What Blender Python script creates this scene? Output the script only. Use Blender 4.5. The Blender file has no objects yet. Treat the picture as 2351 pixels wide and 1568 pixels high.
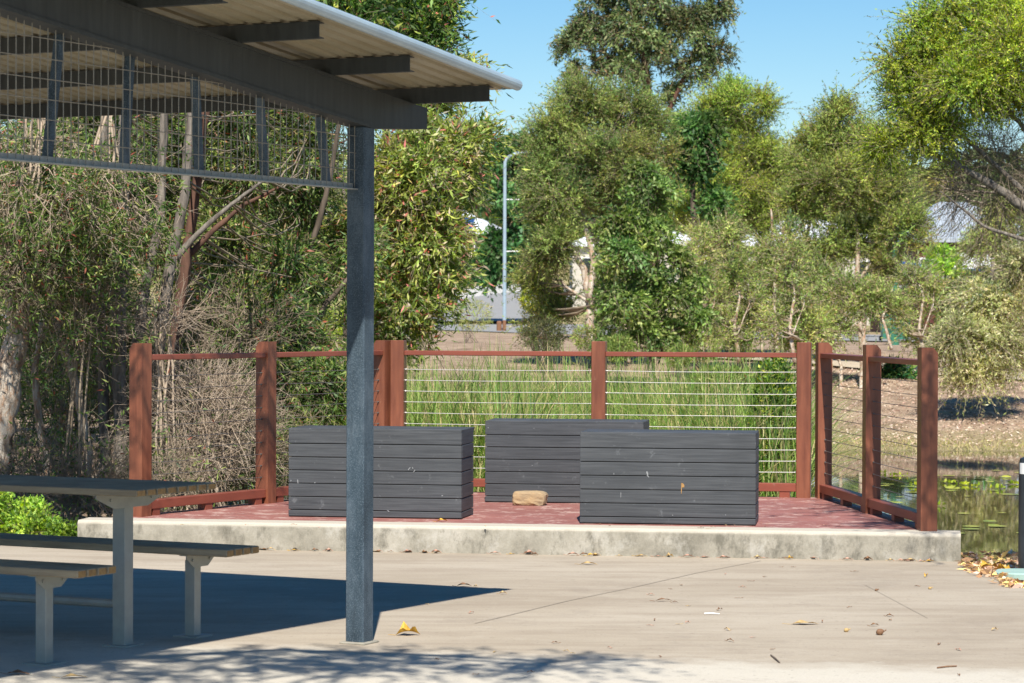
import bpy, math, random
import numpy as np
from mathutils import Vector, Matrix
random.seed(7)
RNG = np.random.default_rng(7)
sc = bpy.context.scene
COL = sc.collection

# ------------------------------------------------------------------ camera
F, CX, CY = 6200.0, 1175.5, 784.0          # focal length and centre in the working pixel grid
EYE = np.array([0.0, 0.0, 1.593])
PITCH, ROLL = math.atan(61.0 / F), 0.0035
fwd = np.array([0.0, math.cos(PITCH), -math.sin(PITCH)])
rgt0 = np.array([1.0, 0, 0]); up0 = np.cross(rgt0, fwd)
rgt = rgt0 * math.cos(ROLL) + up0 * math.sin(ROLL)
upv = np.cross(rgt, fwd)
cam = bpy.data.cameras.new('camera'); co = bpy.data.objects.new('camera', cam); COL.objects.link(co)
co.matrix_world = Matrix(((rgt[0], upv[0], -fwd[0], EYE[0]), (rgt[1], upv[1], -fwd[1], EYE[1]),
                          (rgt[2], upv[2], -fwd[2], EYE[2]), (0, 0, 0, 1)))
cam.sensor_width = 36; cam.lens = F / 2351 * 36
cam.clip_start = .1; cam.clip_end = 3000
cam.dof.use_dof = True; cam.dof.focus_distance = 17.5; cam.dof.aperture_fstop = 9
sc.camera = co
def ray(px, py): return fwd + rgt * ((px - CX) / F) + upv * ((CY - py) / F)
def at_z(px, py, z):
    d = ray(px, py); return EYE + d * ((z - EYE[2]) / d[2])
def at_y(px, py, Y):
    d = ray(px, py); return EYE + d * (Y / d[1])
def at_pl(px, py, p0, n):
    d = ray(px, py); return EYE + d * (np.dot(np.array(p0) - EYE, n) / np.dot(d, n))

# ------------------------------------------------------------------ light
ELEV = math.radians(49.4)
w = bpy.data.worlds.new('World'); sc.world = w; w.use_nodes = True
nt = w.node_tree; nt.nodes.clear()
wo = nt.nodes.new('ShaderNodeOutputWorld'); bg = nt.nodes.new('ShaderNodeBackground'); sk = nt.nodes.new('ShaderNodeTexSky')
sk.sky_type = 'NISHITA'; sk.sun_disc = False; sk.sun_elevation = ELEV; sk.sun_rotation = math.pi
sk.altitude = 0; sk.air_density = 1.0; sk.dust_density = 0.0; sk.ozone_density = 4.0
hs = nt.nodes.new('ShaderNodeHueSaturation'); hs.inputs['Saturation'].default_value = 1.33; nt.links.new(sk.outputs[0], hs.inputs['Color']); nt.links.new(hs.outputs[0], bg.inputs[0]); bg.inputs[1].default_value = .066
nt.links.new(bg.outputs[0], wo.inputs[0])
sl = bpy.data.lights.new('sun', 'SUN'); sl.energy = 4.3; sl.angle = math.radians(.53); sl.color = (1, .95, .86)
so = bpy.data.objects.new('sun', sl); COL.objects.link(so)
LDIR = Vector((-.012, math.cos(ELEV), -math.sin(ELEV)))
so.rotation_euler = LDIR.to_track_quat('-Z', 'Y').to_euler(); so.location = (0, -10, 20)
sc.view_settings.view_transform = 'Standard'; sc.view_settings.look = 'None'
sc.view_settings.exposure = .8; sc.view_settings.gamma = 1
sc.cycles.max_bounces = 6; sc.cycles.transparent_max_bounces = 8

# ------------------------------------------------------------------ materials
def newmat(name):
    m = bpy.data.materials.new(name); m.use_nodes = True
    t = m.node_tree; t.nodes.clear()
    o = t.nodes.new('ShaderNodeOutputMaterial'); p = t.nodes.new('ShaderNodeBsdfPrincipled')
    t.links.new(p.outputs[0], o.inputs[0]); return m, t, p, o
def N(t, kind, **kw):
    n = t.nodes.new(kind)
    for k, v in kw.items():
        if k in n.inputs: n.inputs[k].default_value = v
        else: setattr(n, k, v)
    return n
def coords(t, scale=(1, 1, 1)):
    g = t.nodes.new('ShaderNodeNewGeometry'); mp = t.nodes.new('ShaderNodeMapping'); mp.inputs['Scale'].default_value = scale
    t.links.new(g.outputs['Position'], mp.inputs['Vector']); return mp.outputs[0]
def noise(t, vec, scale, detail=6, rough=.6):
    n = N(t, 'ShaderNodeTexNoise', Scale=scale, Detail=detail, Roughness=rough); t.links.new(vec, n.inputs['Vector']); return n.outputs['Fac']
def ramp(t, fac, stops):
    r = t.nodes.new('ShaderNodeValToRGB'); cr = r.color_ramp
    while len(cr.elements) < len(stops): cr.elements.new(.5)
    for e, (p, c) in zip(cr.elements, stops):
        e.position = p; e.color = (c[0], c[1], c[2], 1) if hasattr(c, '__len__') else (c, c, c, 1)
    t.links.new(fac, r.inputs[0]); return r.outputs[0]
def mix(t, fac, a, b, mode='MIX'):
    m = t.nodes.new('ShaderNodeMix'); m.data_type = 'RGBA'; m.blend_type = mode
    for i, v in ((0, fac), (6, a), (7, b)):
        if hasattr(v, 'is_linked'): t.links.new(v, m.inputs[i])
        elif i == 0: m.inputs[0].default_value = v
        else: m.inputs[i].default_value = (v[0], v[1], v[2], 1)
    return m.outputs[2]
def bump(t, p, h, strength=.3, dist=.01):
    b = N(t, 'ShaderNodeBump', Strength=strength, Distance=dist); t.links.new(h, b.inputs['Height']); t.links.new(b.outputs[0], p.inputs['Normal'])
def simple(name, c1, c2=None, scale=8, stretch=(1, 1, 1), rough=.6, bmp=.2, metal=0, lo=.3, hi=.7, dist=.005, spec=None):
    m, t, p, o = newmat(name)
    c2 = c2 or [x * .75 for x in c1]
    v = coords(t, stretch); n = noise(t, v, scale)
    t.links.new(ramp(t, n, [(lo, c2), (hi, c1)]), p.inputs['Base Color'])
    p.inputs['Roughness'].default_value = rough; p.inputs['Metallic'].default_value = metal
    if spec is not None: p.inputs['Specular IOR Level'].default_value = spec
    if bmp: bump(t, p, n, bmp, dist)
    return m
def leafmat(name, rough=.45, trans=.35, spec=.5):
    m, t, p, o = newmat(name)
    a = N(t, 'ShaderNodeAttribute', attribute_name='col'); t.links.new(a.outputs['Color'], p.inputs['Base Color']); p.inputs['Roughness'].default_value = rough
    p.inputs['Specular IOR Level'].default_value = spec
    tr = t.nodes.new('ShaderNodeBsdfTranslucent'); mx = t.nodes.new('ShaderNodeMixShader'); mx.inputs[0].default_value = trans
    hs = N(t, 'ShaderNodeHueSaturation', Saturation=1.15, Value=1.2); t.links.new(a.outputs['Color'], hs.inputs['Color'])
    t.links.new(hs.outputs[0], tr.inputs[0])
    t.links.new(p.outputs[0], mx.inputs[1]); t.links.new(tr.outputs[0], mx.inputs[2]); t.links.new(mx.outputs[0], o.inputs[0])
    return m
M = {}
M['leaf'] = leafmat('leaf', .5, .42, .4); M['needle'] = leafmat('fine_leaf', .65, .42, .2); M['dry'] = leafmat('dry_leaf', .6, .15, .3)
M['twig'] = simple('twig_grey', (.36, .285, .20), (.17, .13, .09), 6, rough=.85, bmp=0)
M['twig_dark'] = simple('twig_dark', (.17, .13, .10), (.08, .06, .045), 6, rough=.85, bmp=0)
M['dead'] = simple('dead_twig', (.56, .45, .34), (.30, .225, .16), 5, rough=.9, bmp=0)
M['bark'] = simple('bark_grey', (.27, .235, .195), (.07, .055, .045), 26, (1, 1, .22), .9, .8, dist=.02)
M['barkdark'] = simple('bark_dark', (.16, .12, .09), (.06, .045, .03), 14, (1, 1, .2), .9, .8, dist=.02)
M['barkred'] = simple('bark_red', (.17, .085, .055), (.07, .035, .025), 14, (1, 1, .2), .9, .8, dist=.02)
def paperbark():
    m, t, p, o = newmat('paperbark')
    v = coords(t, (1, 1, .3)); n = noise(t, v, 13, 9, .72); n2 = noise(t, coords(t, (1, 1, .6)), 22, 6, .7)
    c = ramp(t, n, [(.30, (.08, .055, .04)), (.44, (.32, .23, .16)), (.54, (.52, .44, .35)), (.7, (.66, .61, .53))])
    c = mix(t, ramp(t, n2, [(.52, 0), (.62, .65)]), c, (.42, .2, .09))
    t.links.new(c, p.inputs['Base Color']); p.inputs['Roughness'].default_value = .9; bump(t, p, n, .9, .04); return m
M['paper'] = paperbark()
def concrete(name, kind):
    m, t, p, o = newmat(name)
    v = coords(t)
    big = noise(t, coords(t, (.6, 1, 1)), .55, 5, .6); mid = noise(t, v, 3.5, 8, .7); fine = noise(t, v, 90, 3, .6); streak = noise(t, coords(t, (.5, 2.2, 1)), 2.1, 8, .68)
    if kind == 'pad':
        c = ramp(t, big, [(.3, (.42, .35, .262)), (.5, (.50, .425, .325)), (.7, (.56, .485, .38))])
        c = mix(t, ramp(t, streak, [(.38, .5), (.55, 0)]), c, (.36, .29, .215))
        c = mix(t, ramp(t, mid, [(.55, 0), (.75, .35)]), c, (.64, .57, .46))
        # newer paler pour along the near edge
        sx = t.nodes.new('ShaderNodeSeparateXYZ'); t.links.new(v, sx.inputs[0])
        ad = N(t, 'ShaderNodeMath', operation='MULTIPLY_ADD'); t.links.new(mid, ad.inputs[0]); ad.inputs[1].default_value = 1.1; t.links.new(sx.outputs['Y'], ad.inputs[2])
        ax = N(t, 'ShaderNodeMath', operation='MULTIPLY_ADD'); t.links.new(sx.outputs['X'], ax.inputs[0]); ax.inputs[1].default_value = .22; t.links.new(ad.outputs[0], ax.inputs[2])
        mr = N(t, 'ShaderNodeMapRange'); mr.inputs['From Min'].default_value = 13.35; mr.inputs['From Max'].default_value = 12.95
        t.links.new(ax.outputs[0], mr.inputs['Value'])
        c = mix(t, mr.outputs[0], c, mix(t, mid, (.62, .565, .46), (.72, .66, .55)))
        sp = ramp(t, noise(t, v, 28, 2, .5), [(.28, .45), (.34, 0)]); c = mix(t, sp, c, (.22, .18, .14)); gr_ = noise(t, v, 260, 2, .5); c = mix(t, ramp(t, gr_, [(.62, 0), (.7, .5)]), c, (.25, .2, .15)); st = noise(t, coords(t, (1, .8, 1)), 1.1, 10, .8); c = mix(t, ramp(t, st, [(.54, 0), (.60, .22)]), c, (.30, .25, .2))
    else:
        c = ramp(t, mid, [(.3, (.26, .24, .19)), (.5, (.40, .37, .30)), (.68, (.55, .51, .43))])
        blot = noise(t, coords(t, (1, 1, .55)), 9, 8, .75); c = mix(t, ramp(t, blot, [(.35, .75), (.5, 0)]), c, (.15, .14, .11))
        wh = noise(t, coords(t, (1, 1, .8)), 5, 6, .7); c = mix(t, ramp(t, wh, [(.56, 0), (.7, .6)]), c, (.62, .59, .52))
        sx = t.nodes.new('ShaderNodeSeparateXYZ'); t.links.new(v, sx.inputs[0])
        mr = N(t, 'ShaderNodeMapRange'); mr.inputs['From Min'].default_value = .15; mr.inputs['From Max'].default_value = .175; t.links.new(sx.outputs['Z'], mr.inputs['Value'])
        c = mix(t, mr.outputs[0], c, mix(t, mid, (.56, .50, .40), (.66, .60, .49)))
    t.links.new(mix(t, .25, mix(t, 1.0, c, (.80, .80, .81), 'MULTIPLY'), ramp(t, fine, [(.3, .35), (.7, .65)]), 'OVERLAY'), p.inputs['Base Color'])
    p.inputs['Roughness'].default_value = .9; p.inputs['Specular IOR Level'].default_value = .2
    bump(t, p, fine, .25, .004); return m
M['pad'] = concrete('concrete_pad', 'pad'); M['kerb'] = concrete('concrete_kerb', 'kerb')
def paint(name, c1, c2, wear=(.5, .42, .36), amt=.45, rough=.38, sc_=(1, 1, .12), wscale=16, thr=.62, spec=.5, gr=14):
    m, t, p, o = newmat(name)
    g = noise(t, coords(t, sc_), gr, 6, .6); wn = noise(t, coords(t), wscale, 8, .8)
    c = ramp(t, g, [(.3, c2), (.65, c1)]); big = noise(t, coords(t), 1.7, 3); c = mix(t, ramp(t, big, [(.35, .35), (.65, 0)]), c, [x * .6 for x in c2])
    c = mix(t, ramp(t, wn, [(thr, 0), (thr + .07, amt)]), c, wear)
    t.links.new(c, p.inputs['Base Color']); p.inputs['Roughness'].default_value = rough; p.inputs['Specular IOR Level'].default_value = spec
    bump(t, p, g, .25, .004); return m
M['redpost'] = paint('red_brown_post_stain', (.27, .095, .050), (.15, .048, .027), wear=(.38, .22, .14), gr=22)
M['redrail'] = paint('red_brown_rail_stain', (.28, .078, .047), (.20, .055, .035), sc_=(.15, .15, 1))
M['deck'] = paint('worn_red_deck_paint', (.37, .155, .13), (.27, .11, .092), (.58, .42, .36), .65, .55, (.25, 2.5, 1), 5, .52, .35, 6)
M['black'] = paint('charcoal_board_paint', (.082, .087, .094), (.042, .046, .052), (.19, .20, .21), .45, .6, (.35, .35, 9), 9, .60, .4, 9)
M['steel'] = paint('galvanised_grey', (.040, .046, .046), (.022, .026, .027), (.075, .08, .075), .4, .6, (3, 3, .3), 10, .6, .5, 10)
def postmat():
    m, t, p, o = newmat('mottled_navy_post_paint')
    sp = noise(t, coords(t, (1, 1, .8)), 240, 5, .7); big = noise(t, coords(t, (1, 1, .5)), 5, 6, .7); st = noise(t, coords(t, (1, 1, .08)), 55, 3, .5)
    c = ramp(t, big, [(.3, (.018, .03, .042)), (.5, (.045, .068, .090)), (.72, (.11, .14, .17))])
    c = mix(t, ramp(t, sp, [(.50, 0), (.70, .5)]), c, (.27, .34, .39)); c = mix(t, ramp(t, st, [(.58, 0), (.72, .35)]), c, (.03, .04, .05))
    t.links.new(c, p.inputs['Base Color']); p.inputs['Roughness'].default_value = .55; p.inputs['Specular IOR Level'].default_value = .25; bump(t, p, sp, .2, .003); return m
M['post'] = postmat()
M['soffit'] = simple('cream_sheet_underside', (.36, .32, .23), (.26, .225, .14), 3, (1, 1, 1), .55, 0)
M['barge'] = simple('pale_blue_grey_trim', (.34, .43, .49), (.27, .35, .41), 6, rough=.35, bmp=0)
M['cableshade'] = simple('shaded_steel_cable', (.16, .15, .14), (.1, .1, .09), 30, rough=.5, bmp=0)  # cable steel copy, its colour darkened for the shade on the side panels
M['cable'] = simple('steel_cable', (.44, .43, .41), (.34, .33, .31), 30, rough=.4, metal=.3, bmp=0)
M['wire'] = simple('galvanised_wire', (.30, .28, .235), (.2, .19, .16), 30, rough=.5, metal=.3, bmp=0)
M['slat'] = paint('dark_timber_slat', (.42, .34, .23), (.28, .22, .15), (.5, .43, .31), .4, .85, (.3, .3, 4), 12, .6, .15)
M['slatend'] = simple('cut_timber_end', (.42, .24, .08), (.25, .13, .045), 30, rough=.7, bmp=.1)
M['galv'] = simple('galvanised_leg', (.36, .36, .32), (.29, .29, .26), 12, rough=.5, bmp=.05, metal=.15)
M['rock'] = simple('sandstone', (.44, .30, .155), (.27, .21, .14), 9, rough=.9, bmp=.8, dist=.02)
M['soil'] = simple('soil', (.16, .115, .08), (.07, .05, .035), 6, rough=.95, bmp=.6, dist=.02)
M['joint'] = simple('slab_joint_dirt', (.33, .28, .225), (.24, .2, .155), 20, rough=.95, bmp=0)
M['yellow'] = simple('yellow_plastic', (.75, .48, .02), (.6, .38, .02), 5, rough=.4, bmp=0)
M['green'] = simple('green_painted_metal', (.04, .20, .13), (.03, .14, .09), 5, rough=.4, bmp=0)
M['white'] = simple('white_paint', (.8, .8, .78), (.7, .7, .68), 3, rough=.4, bmp=0)
M['scuff'] = simple('grey_scuff', (.34, .35, .36), (.14, .145, .15), 160, rough=.8, bmp=0)
M['roofgrey'] = simple('pale_grey_roof_sheet', (.42, .46, .50), (.34, .38, .42), 2, rough=.4, bmp=0)
M['roofwhite'] = simple('white_roof_sheet', (.76, .77, .78), (.66, .68, .7), 2, rough=.4, bmp=0)
M['brick'] = simple('brick_wall', (.36, .22, .14), (.24, .13, .09), 6, rough=.9, bmp=0)
M['cream'] = simple('cream_render', (.55, .50, .42), (.46, .42, .36), 3, rough=.8, bmp=0)
M['redwall'] = simple('eave_shade_red_wall', (.12, .025, .02), (.08, .02, .016), 3, rough=.6, bmp=0)  # red wall colour darkened to carry the shade under the eave
M['solar'] = simple('solar_panel', (.03, .09, .24), (.02, .06, .18), 3, rough=.15, bmp=0)
M['glass'] = simple('dark_glass', (.03, .04, .05), (.02, .025, .03), 3, rough=.08, bmp=0)
M['blue'] = simple('blue_stripe', (.03, .12, .35), (.03, .1, .3), 3, rough=.3, bmp=0)
M['rubber'] = simple('black_rubber', (.03, .03, .03), (.02, .02, .02), 3, rough=.7, bmp=0)
M['timber'] = simple('weathered_bollard_timber', (.26, .12, .06), (.17, .08, .04), 9, rough=.8, bmp=.2)
M['teal'] = simple('pale_teal_cover', (.36, .50, .44), (.28, .42, .37), 9, rough=.7, bmp=.1)
M['blackmetal'] = simple('black_powder_coat', (.035, .042, .05), (.02, .025, .03), 12, rough=.4, bmp=0)
M['road'] = simple('asphalt', (.30, .295, .285), (.24, .235, .23), 1.5, rough=.9, bmp=0)
M['path'] = simple('pale_gravel_path', (.52, .43, .31), (.42, .34, .25), 3, rough=.95, bmp=0)
M['kerbline'] = simple('road_kerb', (.55, .53, .48), (.45, .43, .4), 3, rough=.9, bmp=0)
def terrainmat():
    m, t, p, o = newmat('ground_litter_and_dry_grass')
    v = coords(t); a = noise(t, v, 1.6, 10, .75); b = noise(t, v, .12, 5, .6); f = noise(t, v, 9, 6, .75)
    c = ramp(t, a, [(.32, (.16, .11, .075)), (.47, (.33, .235, .165)), (.6, (.46, .345, .245)), (.75, (.56, .44, .33))])
    c = mix(t, ramp(t, f, [(.36, .5), (.46, 0)]), c, (.20, .145, .11))
    far = ramp(t, b, [(.38, (.30, .25, .11)), (.5, (.42, .34, .18)), (.62, (.22, .24, .07))])
    sx = t.nodes.new('ShaderNodeSeparateXYZ'); t.links.new(v, sx.inputs[0])
    mr = N(t, 'ShaderNodeMapRange'); mr.inputs['From Min'].default_value = 90; mr.inputs['From Max'].default_value = 190; t.links.new(sx.outputs['Y'], mr.inputs['Value'])
    c = mix(t, mr.outputs[0], c, far)
    # grassy fringe just above the waterline
    gz = N(t, 'ShaderNodeMath', operation='MULTIPLY_ADD'); t.links.new(a, gz.inputs[0]); gz.inputs[1].default_value = .35; t.links.new(sx.outputs['Z'], gz.inputs[2])
    m1 = N(t, 'ShaderNodeMapRange'); m1.inputs['From Min'].default_value = -.05; m1.inputs['From Max'].default_value = -.17; t.links.new(gz.outputs[0], m1.inputs['Value'])
    c = mix(t, m1.outputs[0], c, ramp(t, f, [(.35, (.22, .175, .09)), (.6, (.40, .32, .18))]))
    t.links.new(c, p.inputs['Base Color']); p.inputs['Roughness'].default_value = .95; p.inputs['Specular IOR Level'].default_value = .1
    bump(t, p, f, .8, .06); return m
M['ground'] = terrainmat()
def watermat():
    m, t, p, o = newmat('still_pond_water')
    p.inputs['Base Color'].default_value = (.035, .04, .018, 1); p.inputs['Roughness'].default_value = .03
    p.inputs['IOR'].default_value = 1.33; p.inputs['Specular IOR Level'].default_value = .75
    n = noise(t, coords(t, (1, .35, 1)), 2.2, 3, .5); bump(t, p, n, .05, .02); return m
M['water'] = watermat()

# ------------------------------------------------------------------ mesh helpers
def nrm(v): v = np.asarray(v, float); return v / (np.linalg.norm(v, axis=-1, keepdims=True) + 1e-12)
class MB:
    def __init__(s): s.v = []; s.f = []; s.mi = []; s.nb = []      # hard-surface lists + numpy bulk
    def add(s, vs, fs, mi=0):
        b = len(s.v); s.v += [tuple(map(float, x)) for x in vs]
        for f in fs: s.f.append(tuple(b + i for i in f)); s.mi.append(mi)
        return s
    def hexa(s, a, b, mi=0):   # a: bottom loop, b: top loop of equal length
        n = len(a)
        s.add(list(a) + list(b), [tuple(range(n - 1, -1, -1)), tuple(range(n, 2 * n))] + [(i, (i + 1) % n, n + (i + 1) % n, n + i) for i in range(n)], mi); return s
    def box(s, c, u, v, wv, mi=0):  # centre and three half-vectors
        c, u, v, wv = (np.asarray(x, float) for x in (c, u, v, wv))
        if np.dot(np.cross(u, v), wv) < 0: u = -u
        a = [c - u - v - wv, c + u - v - wv, c + u + v - wv, c - u + v - wv]
        return s.hexa(a, [x + 2 * wv for x in a], mi)
    def bbox(s, c, u, v, wv, bev=.004, mi=0):   # box with the top/bottom/vertical edges eased
        c, u, v, wv = (np.asarray(x, float) for x in (c, u, v, wv))
        if np.dot(np.cross(u, v), wv) < 0: u = -u
        lu, lv, lw = (np.linalg.norm(x) for x in (u, v, wv)); bu, bv, bw = u / lu * bev, v / lv * bev, wv / lw * bev
        def lp(k, z):
            e = bev * k
            uu, vv = u - u / lu * e, v - v / lv * e; iu, iv = u - u / lu * (e + bev), v - v / lv * (e + bev)
            return [c - iu - vv + z, c + iu - vv + z, c + uu - iv + z, c + uu + iv + z, c + iu + vv + z, c - iu + vv + z, c - uu + iv + z, c - uu - iv + z]
        L = [lp(1, -wv), lp(0, -wv + bw), lp(0, wv - bw), lp(1, wv)]
        vs = sum(L, []); fs = [tuple(range(7, -1, -1)), tuple(range(24, 32))]
        for k in range(3):
            for i in range(8): fs.append((k * 8 + i, k * 8 + (i + 1) % 8, k * 8 + 8 + (i + 1) % 8, k * 8 + 8 + i))
        return s.add(vs, fs, mi)
    def tube(s, pts, rad, n=8, mi=0, cap=True, lump=0):
        pts = np.asarray(pts, float); k = len(pts); rad = np.broadcast_to(np.asarray(rad, float), (k,))
        tg = nrm(np.gradient(pts, axis=0)); ref = np.array([0, 0, 1.]) if abs(tg[0][2]) < .9 else np.array([1., 0, 0])
        vs = []; x = nrm(np.cross(tg[0], ref))
        for i in range(k):
            x = nrm(x - tg[i] * np.dot(x, tg[i])); y = np.cross(tg[i], x)
            for j in range(n):
                a = 2 * math.pi * j / n; r = rad[i] * (1 + (lump * random.uniform(-1, 1) if lump else 0))
                vs.append(pts[i] + (x * math.cos(a) + y * math.sin(a)) * r)
        fs = [(i * n + j, i * n + (j + 1) % n, (i + 1) * n + (j + 1) % n, (i + 1) * n + j) for i in range(k - 1) for j in range(n)]
        if cap: fs += [tuple(range(n - 1, -1, -1)), tuple(range((k - 1) * n, k * n))]
        return s.add(vs, fs, mi)
    def bulk(s, V, Q, C=None, mi=0): s.nb.append((V, Q, C, mi)); return s
    def build(s, name, mats, parent=None, smooth=False, origin=None):
        org = np.array(parent['_o']) if parent is not None else (np.zeros(3) if origin is None else np.asarray(origin, float))
        if not isinstance(mats, (list, tuple)): mats = [mats]
        me = bpy.data.meshes.new(name)
        if s.nb and not s.v:
            V = np.concatenate([b[0] for b in s.nb]); off = 0; FL = []; LT = []; MI = []; CC = []
            for V_, Q_, C_, mi_ in s.nb:
                FL.append((Q_ + off).ravel()); LT.append(np.full(len(Q_), Q_.shape[1])); MI.append(np.full(len(Q_), mi_))
                CC.append(C_ if C_ is not None else np.full((len(V_), 3), .3)); off += len(V_)
            FL = np.concatenate(FL).astype(np.int32); LT = np.concatenate(LT).astype(np.int32); MI = np.concatenate(MI).astype(np.int32); CC = np.concatenate(CC)
            me.vertices.add(len(V)); me.vertices.foreach_set('co', (V - org).astype(np.float32).ravel())
            me.loops.add(len(FL)); me.loops.foreach_set('vertex_index', FL)
            me.polygons.add(len(LT)); me.polygons.foreach_set('loop_start', np.concatenate([[0], np.cumsum(LT)[:-1]]).astype(np.int32)); me.polygons.foreach_set('loop_total', LT)
            me.polygons.foreach_set('material_index', MI)
            me.update(calc_edges=True)
            at = me.attributes.new('col', 'FLOAT_COLOR', 'POINT'); at.data.foreach_set('color', np.concatenate([CC, np.ones((len(CC), 1))], 1).astype(np.float32).ravel())
        else:
            me.from_pydata([tuple(np.array(v) - org) for v in s.v], [], s.f); me.polygons.foreach_set('material_index', s.mi); me.update()
        for m in mats: me.materials.append(m)
        if smooth: me.polygons.foreach_set('use_smooth', [True] * len(me.polygons))
        o = bpy.data.objects.new(name, me); COL.objects.link(o); o['_o'] = [float(x) for x in org]
        if parent is not None: o.parent = parent
        if parent is None: o.location = org
        return o
def tag(o, label=None, cat=None, group=None, kind=None):
    for k, v in (('label', label), ('category', cat), ('group', group), ('kind', kind)):
        if v: o[k] = v
    return o
def thing(name, loc, label, cat, group=None):
    o = bpy.data.objects.new(name, None); COL.objects.link(o); o.location = [float(x) for x in loc]; o['_o'] = [float(x) for x in loc]
    o.empty_display_size = .2
    return tag(o, label, cat, group)

# ------------------------------------------------------------------ foliage helpers (numpy)
def prisms(P0, P1, R0, R1, n=3):
    P0, P1 = np.asarray(P0, float), np.asarray(P1, float); k = len(P0); R0 = np.broadcast_to(R0, (k,)); R1 = np.broadcast_to(R1, (k,))
    a = nrm(P1 - P0); ref = np.where(np.abs(a[:, 2:3]) < .9, [[0, 0, 1.]], [[1., 0, 0]]); x = nrm(np.cross(a, ref)); y = np.cross(a, x)
    V = np.zeros((k, 2 * n, 3))
    for j in range(n):
        t = 2 * math.pi * j / n; d = x * math.cos(t) + y * math.sin(t)
        V[:, j] = P0 + d * R0[:, None]; V[:, n + j] = P1 + d * R1[:, None]
    Q = np.array([[j, (j + 1) % n, n + (j + 1) % n, n + j] for j in range(n)])
    return V.reshape(-1, 3), (Q[None] + (np.arange(k) * 2 * n)[:, None, None]).reshape(-1, 4)
def leafquads(B, A, L, W, R=RNG, NB=None):
    k = len(B); A = nrm(A); S = nrm(np.cross(A, nrm(R.normal(size=(k, 3))) if NB is None else nrm(NB))); Nn = np.cross(A, S)
    L = np.broadcast_to(L, (k,))[:, None]; W = np.broadcast_to(W, (k,))[:, None]
    V = np.stack([B, B + A * L * .42 + S * W * .5 + Nn * W * .12, B + A * L - Nn * L * .06, B + A * L * .42 - S * W * .5 + Nn * W * .12], 1)
    return V.reshape(-1, 3), np.arange(k * 4).reshape(k, 4)
LEAFK = 1.8
def palette(k, pal, R=RNG):
    w_ = np.array([p[1] for p in pal], float); idx = R.choice(len(pal), k, p=w_ / w_.sum()); C = np.array([p[0] for p in pal])[idx] * LEAFK
    return np.clip(C * R.uniform(.80, 1.2, (k, 1)) * R.uniform(.94, 1.06, (k, 3)), 0, 1)
def in_ball(k, R=RNG, shell=.35):
    d = nrm(R.normal(size=(k, 3))); return d * (R.uniform(shell ** 3, 1, (k, 1)) ** (1 / 3))
def foliage(mb, blobs, sprays, per, L, W, pal, slen, droop=.4, sub=.33, nsub=9, twig=.0025, R=RNG, lift=.3, spread=.7, limbs=None, limb_r=.02, limbmi=1):
    """blobs: (centre, radii, weight). Each blob holds sub-clumps, each sub-clump sprays of leaves on a twig."""
    tot = sum(b[2] for b in blobs)
    for c, r, wt in blobs:
        c, r = np.array(c), np.array(r); ks = max(3, int(nsub * wt)); sc_ = c + in_ball(ks, R, .4) * np.maximum(r * .4, r * (1 - sub * .5) - slen * .3)
        sr = R.uniform(.45, 1.5, (ks, 1)) * sub * r
        n = max(4, int(sprays * wt / tot)); who = R.integers(0, ks, n)
        off = in_ball(n, R, .1); P = sc_[who] + off * sr[who]
        out = nrm(P - c) * .6 + nrm(off) * spread + np.array([0, 0, lift]) + R.normal(size=(n, 3)) * .3
        D = nrm(out); SL = slen * R.uniform(.5, 1.4, (n, 1)) * np.where(R.random((n, 1)) < .06, 1.6, 1.0)
        def pt(t): return P[:, None] + D[:, None] * SL[:, None] * t[None, :, None] + np.array([0, 0, -1.]) * (droop * SL[:, None] * (t ** 2)[None, :, None])
        tt = np.linspace(0, 1, 4); PP = pt(tt)
        if twig:
            for i in range(3):
                V, Q = prisms(PP[:, i], PP[:, i + 1], twig * (1.3 - .35 * i), twig * (1 - .35 * i)); mb.bulk(V, Q, None, 1)
        tl = np.linspace(.1, 1, per); PL = pt(tl).reshape(-1, 3); k = len(PL)
        T = np.repeat(D, per, 0) + np.array([0, 0, -1.]) * (droop * 2 * np.tile(tl, n)[:, None]); A = nrm(T) * .5 + R.normal(size=(k, 3)) * .55
        NB = np.repeat(nrm(off) * 1.1, per, 0) + [0, 0, .35] + R.normal(size=(k, 3)) * .5
        V, Q = leafquads(PL + R.normal(size=(k, 3)) * W * .5, A, L * R.uniform(.6, 1.3, k), W * R.uniform(.7, 1.3, k), R, NB)
        # colour drifts from one spray to the next as well as from leaf to leaf
        ct = R.uniform(.62, 1.45, (ks, 1)) * np.array([[1., 1., 1.]]) + R.normal(size=(ks, 1)) * np.array([[.12, .03, -.02]]); sp = np.repeat(R.uniform(.82, 1.2, (n, 1)) * ct[who], per, 0)
        C = np.clip(palette(k, pal, R) * sp, 0, 1); mb.bulk(V, Q, np.repeat(C, 4, 0), 0)
        if limbs is not None:
            LP = np.asarray(limbs)
            for s_ in sc_:
                dd = np.linalg.norm(LP - s_, axis=1) + np.maximum(0, LP[:, 2] - s_[2] + .1) * 3; b0 = LP[dd.argmin()]
                ln = np.linalg.norm(s_ - b0); mid = (b0 + s_) / 2 + R.normal(size=3) * ln * .07 - np.array([0, 0, ln * .08])
                t = np.linspace(0, 1, 6)[:, None]; pts = b0 * (1 - t) ** 2 + mid * 2 * t * (1 - t) + s_ * t ** 2 + R.normal(size=(6, 3)) * ln * .006
                rr = limb_r * min(1.6, max(.4, ln)) * np.linspace(1, .35, 6)
                V, Q = prisms(pts[:-1], pts[1:], rr[:-1], rr[1:], 5); mb.bulk(V, Q, None, limbmi)
def blob(px, py, rx, ry, Y, wt=1, deep=1.0):
    c = at_y(px, py, Y); s_ = Y / F; return (c, (rx * s_, min(rx, ry) * s_ * deep, ry * s_), wt)
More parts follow.
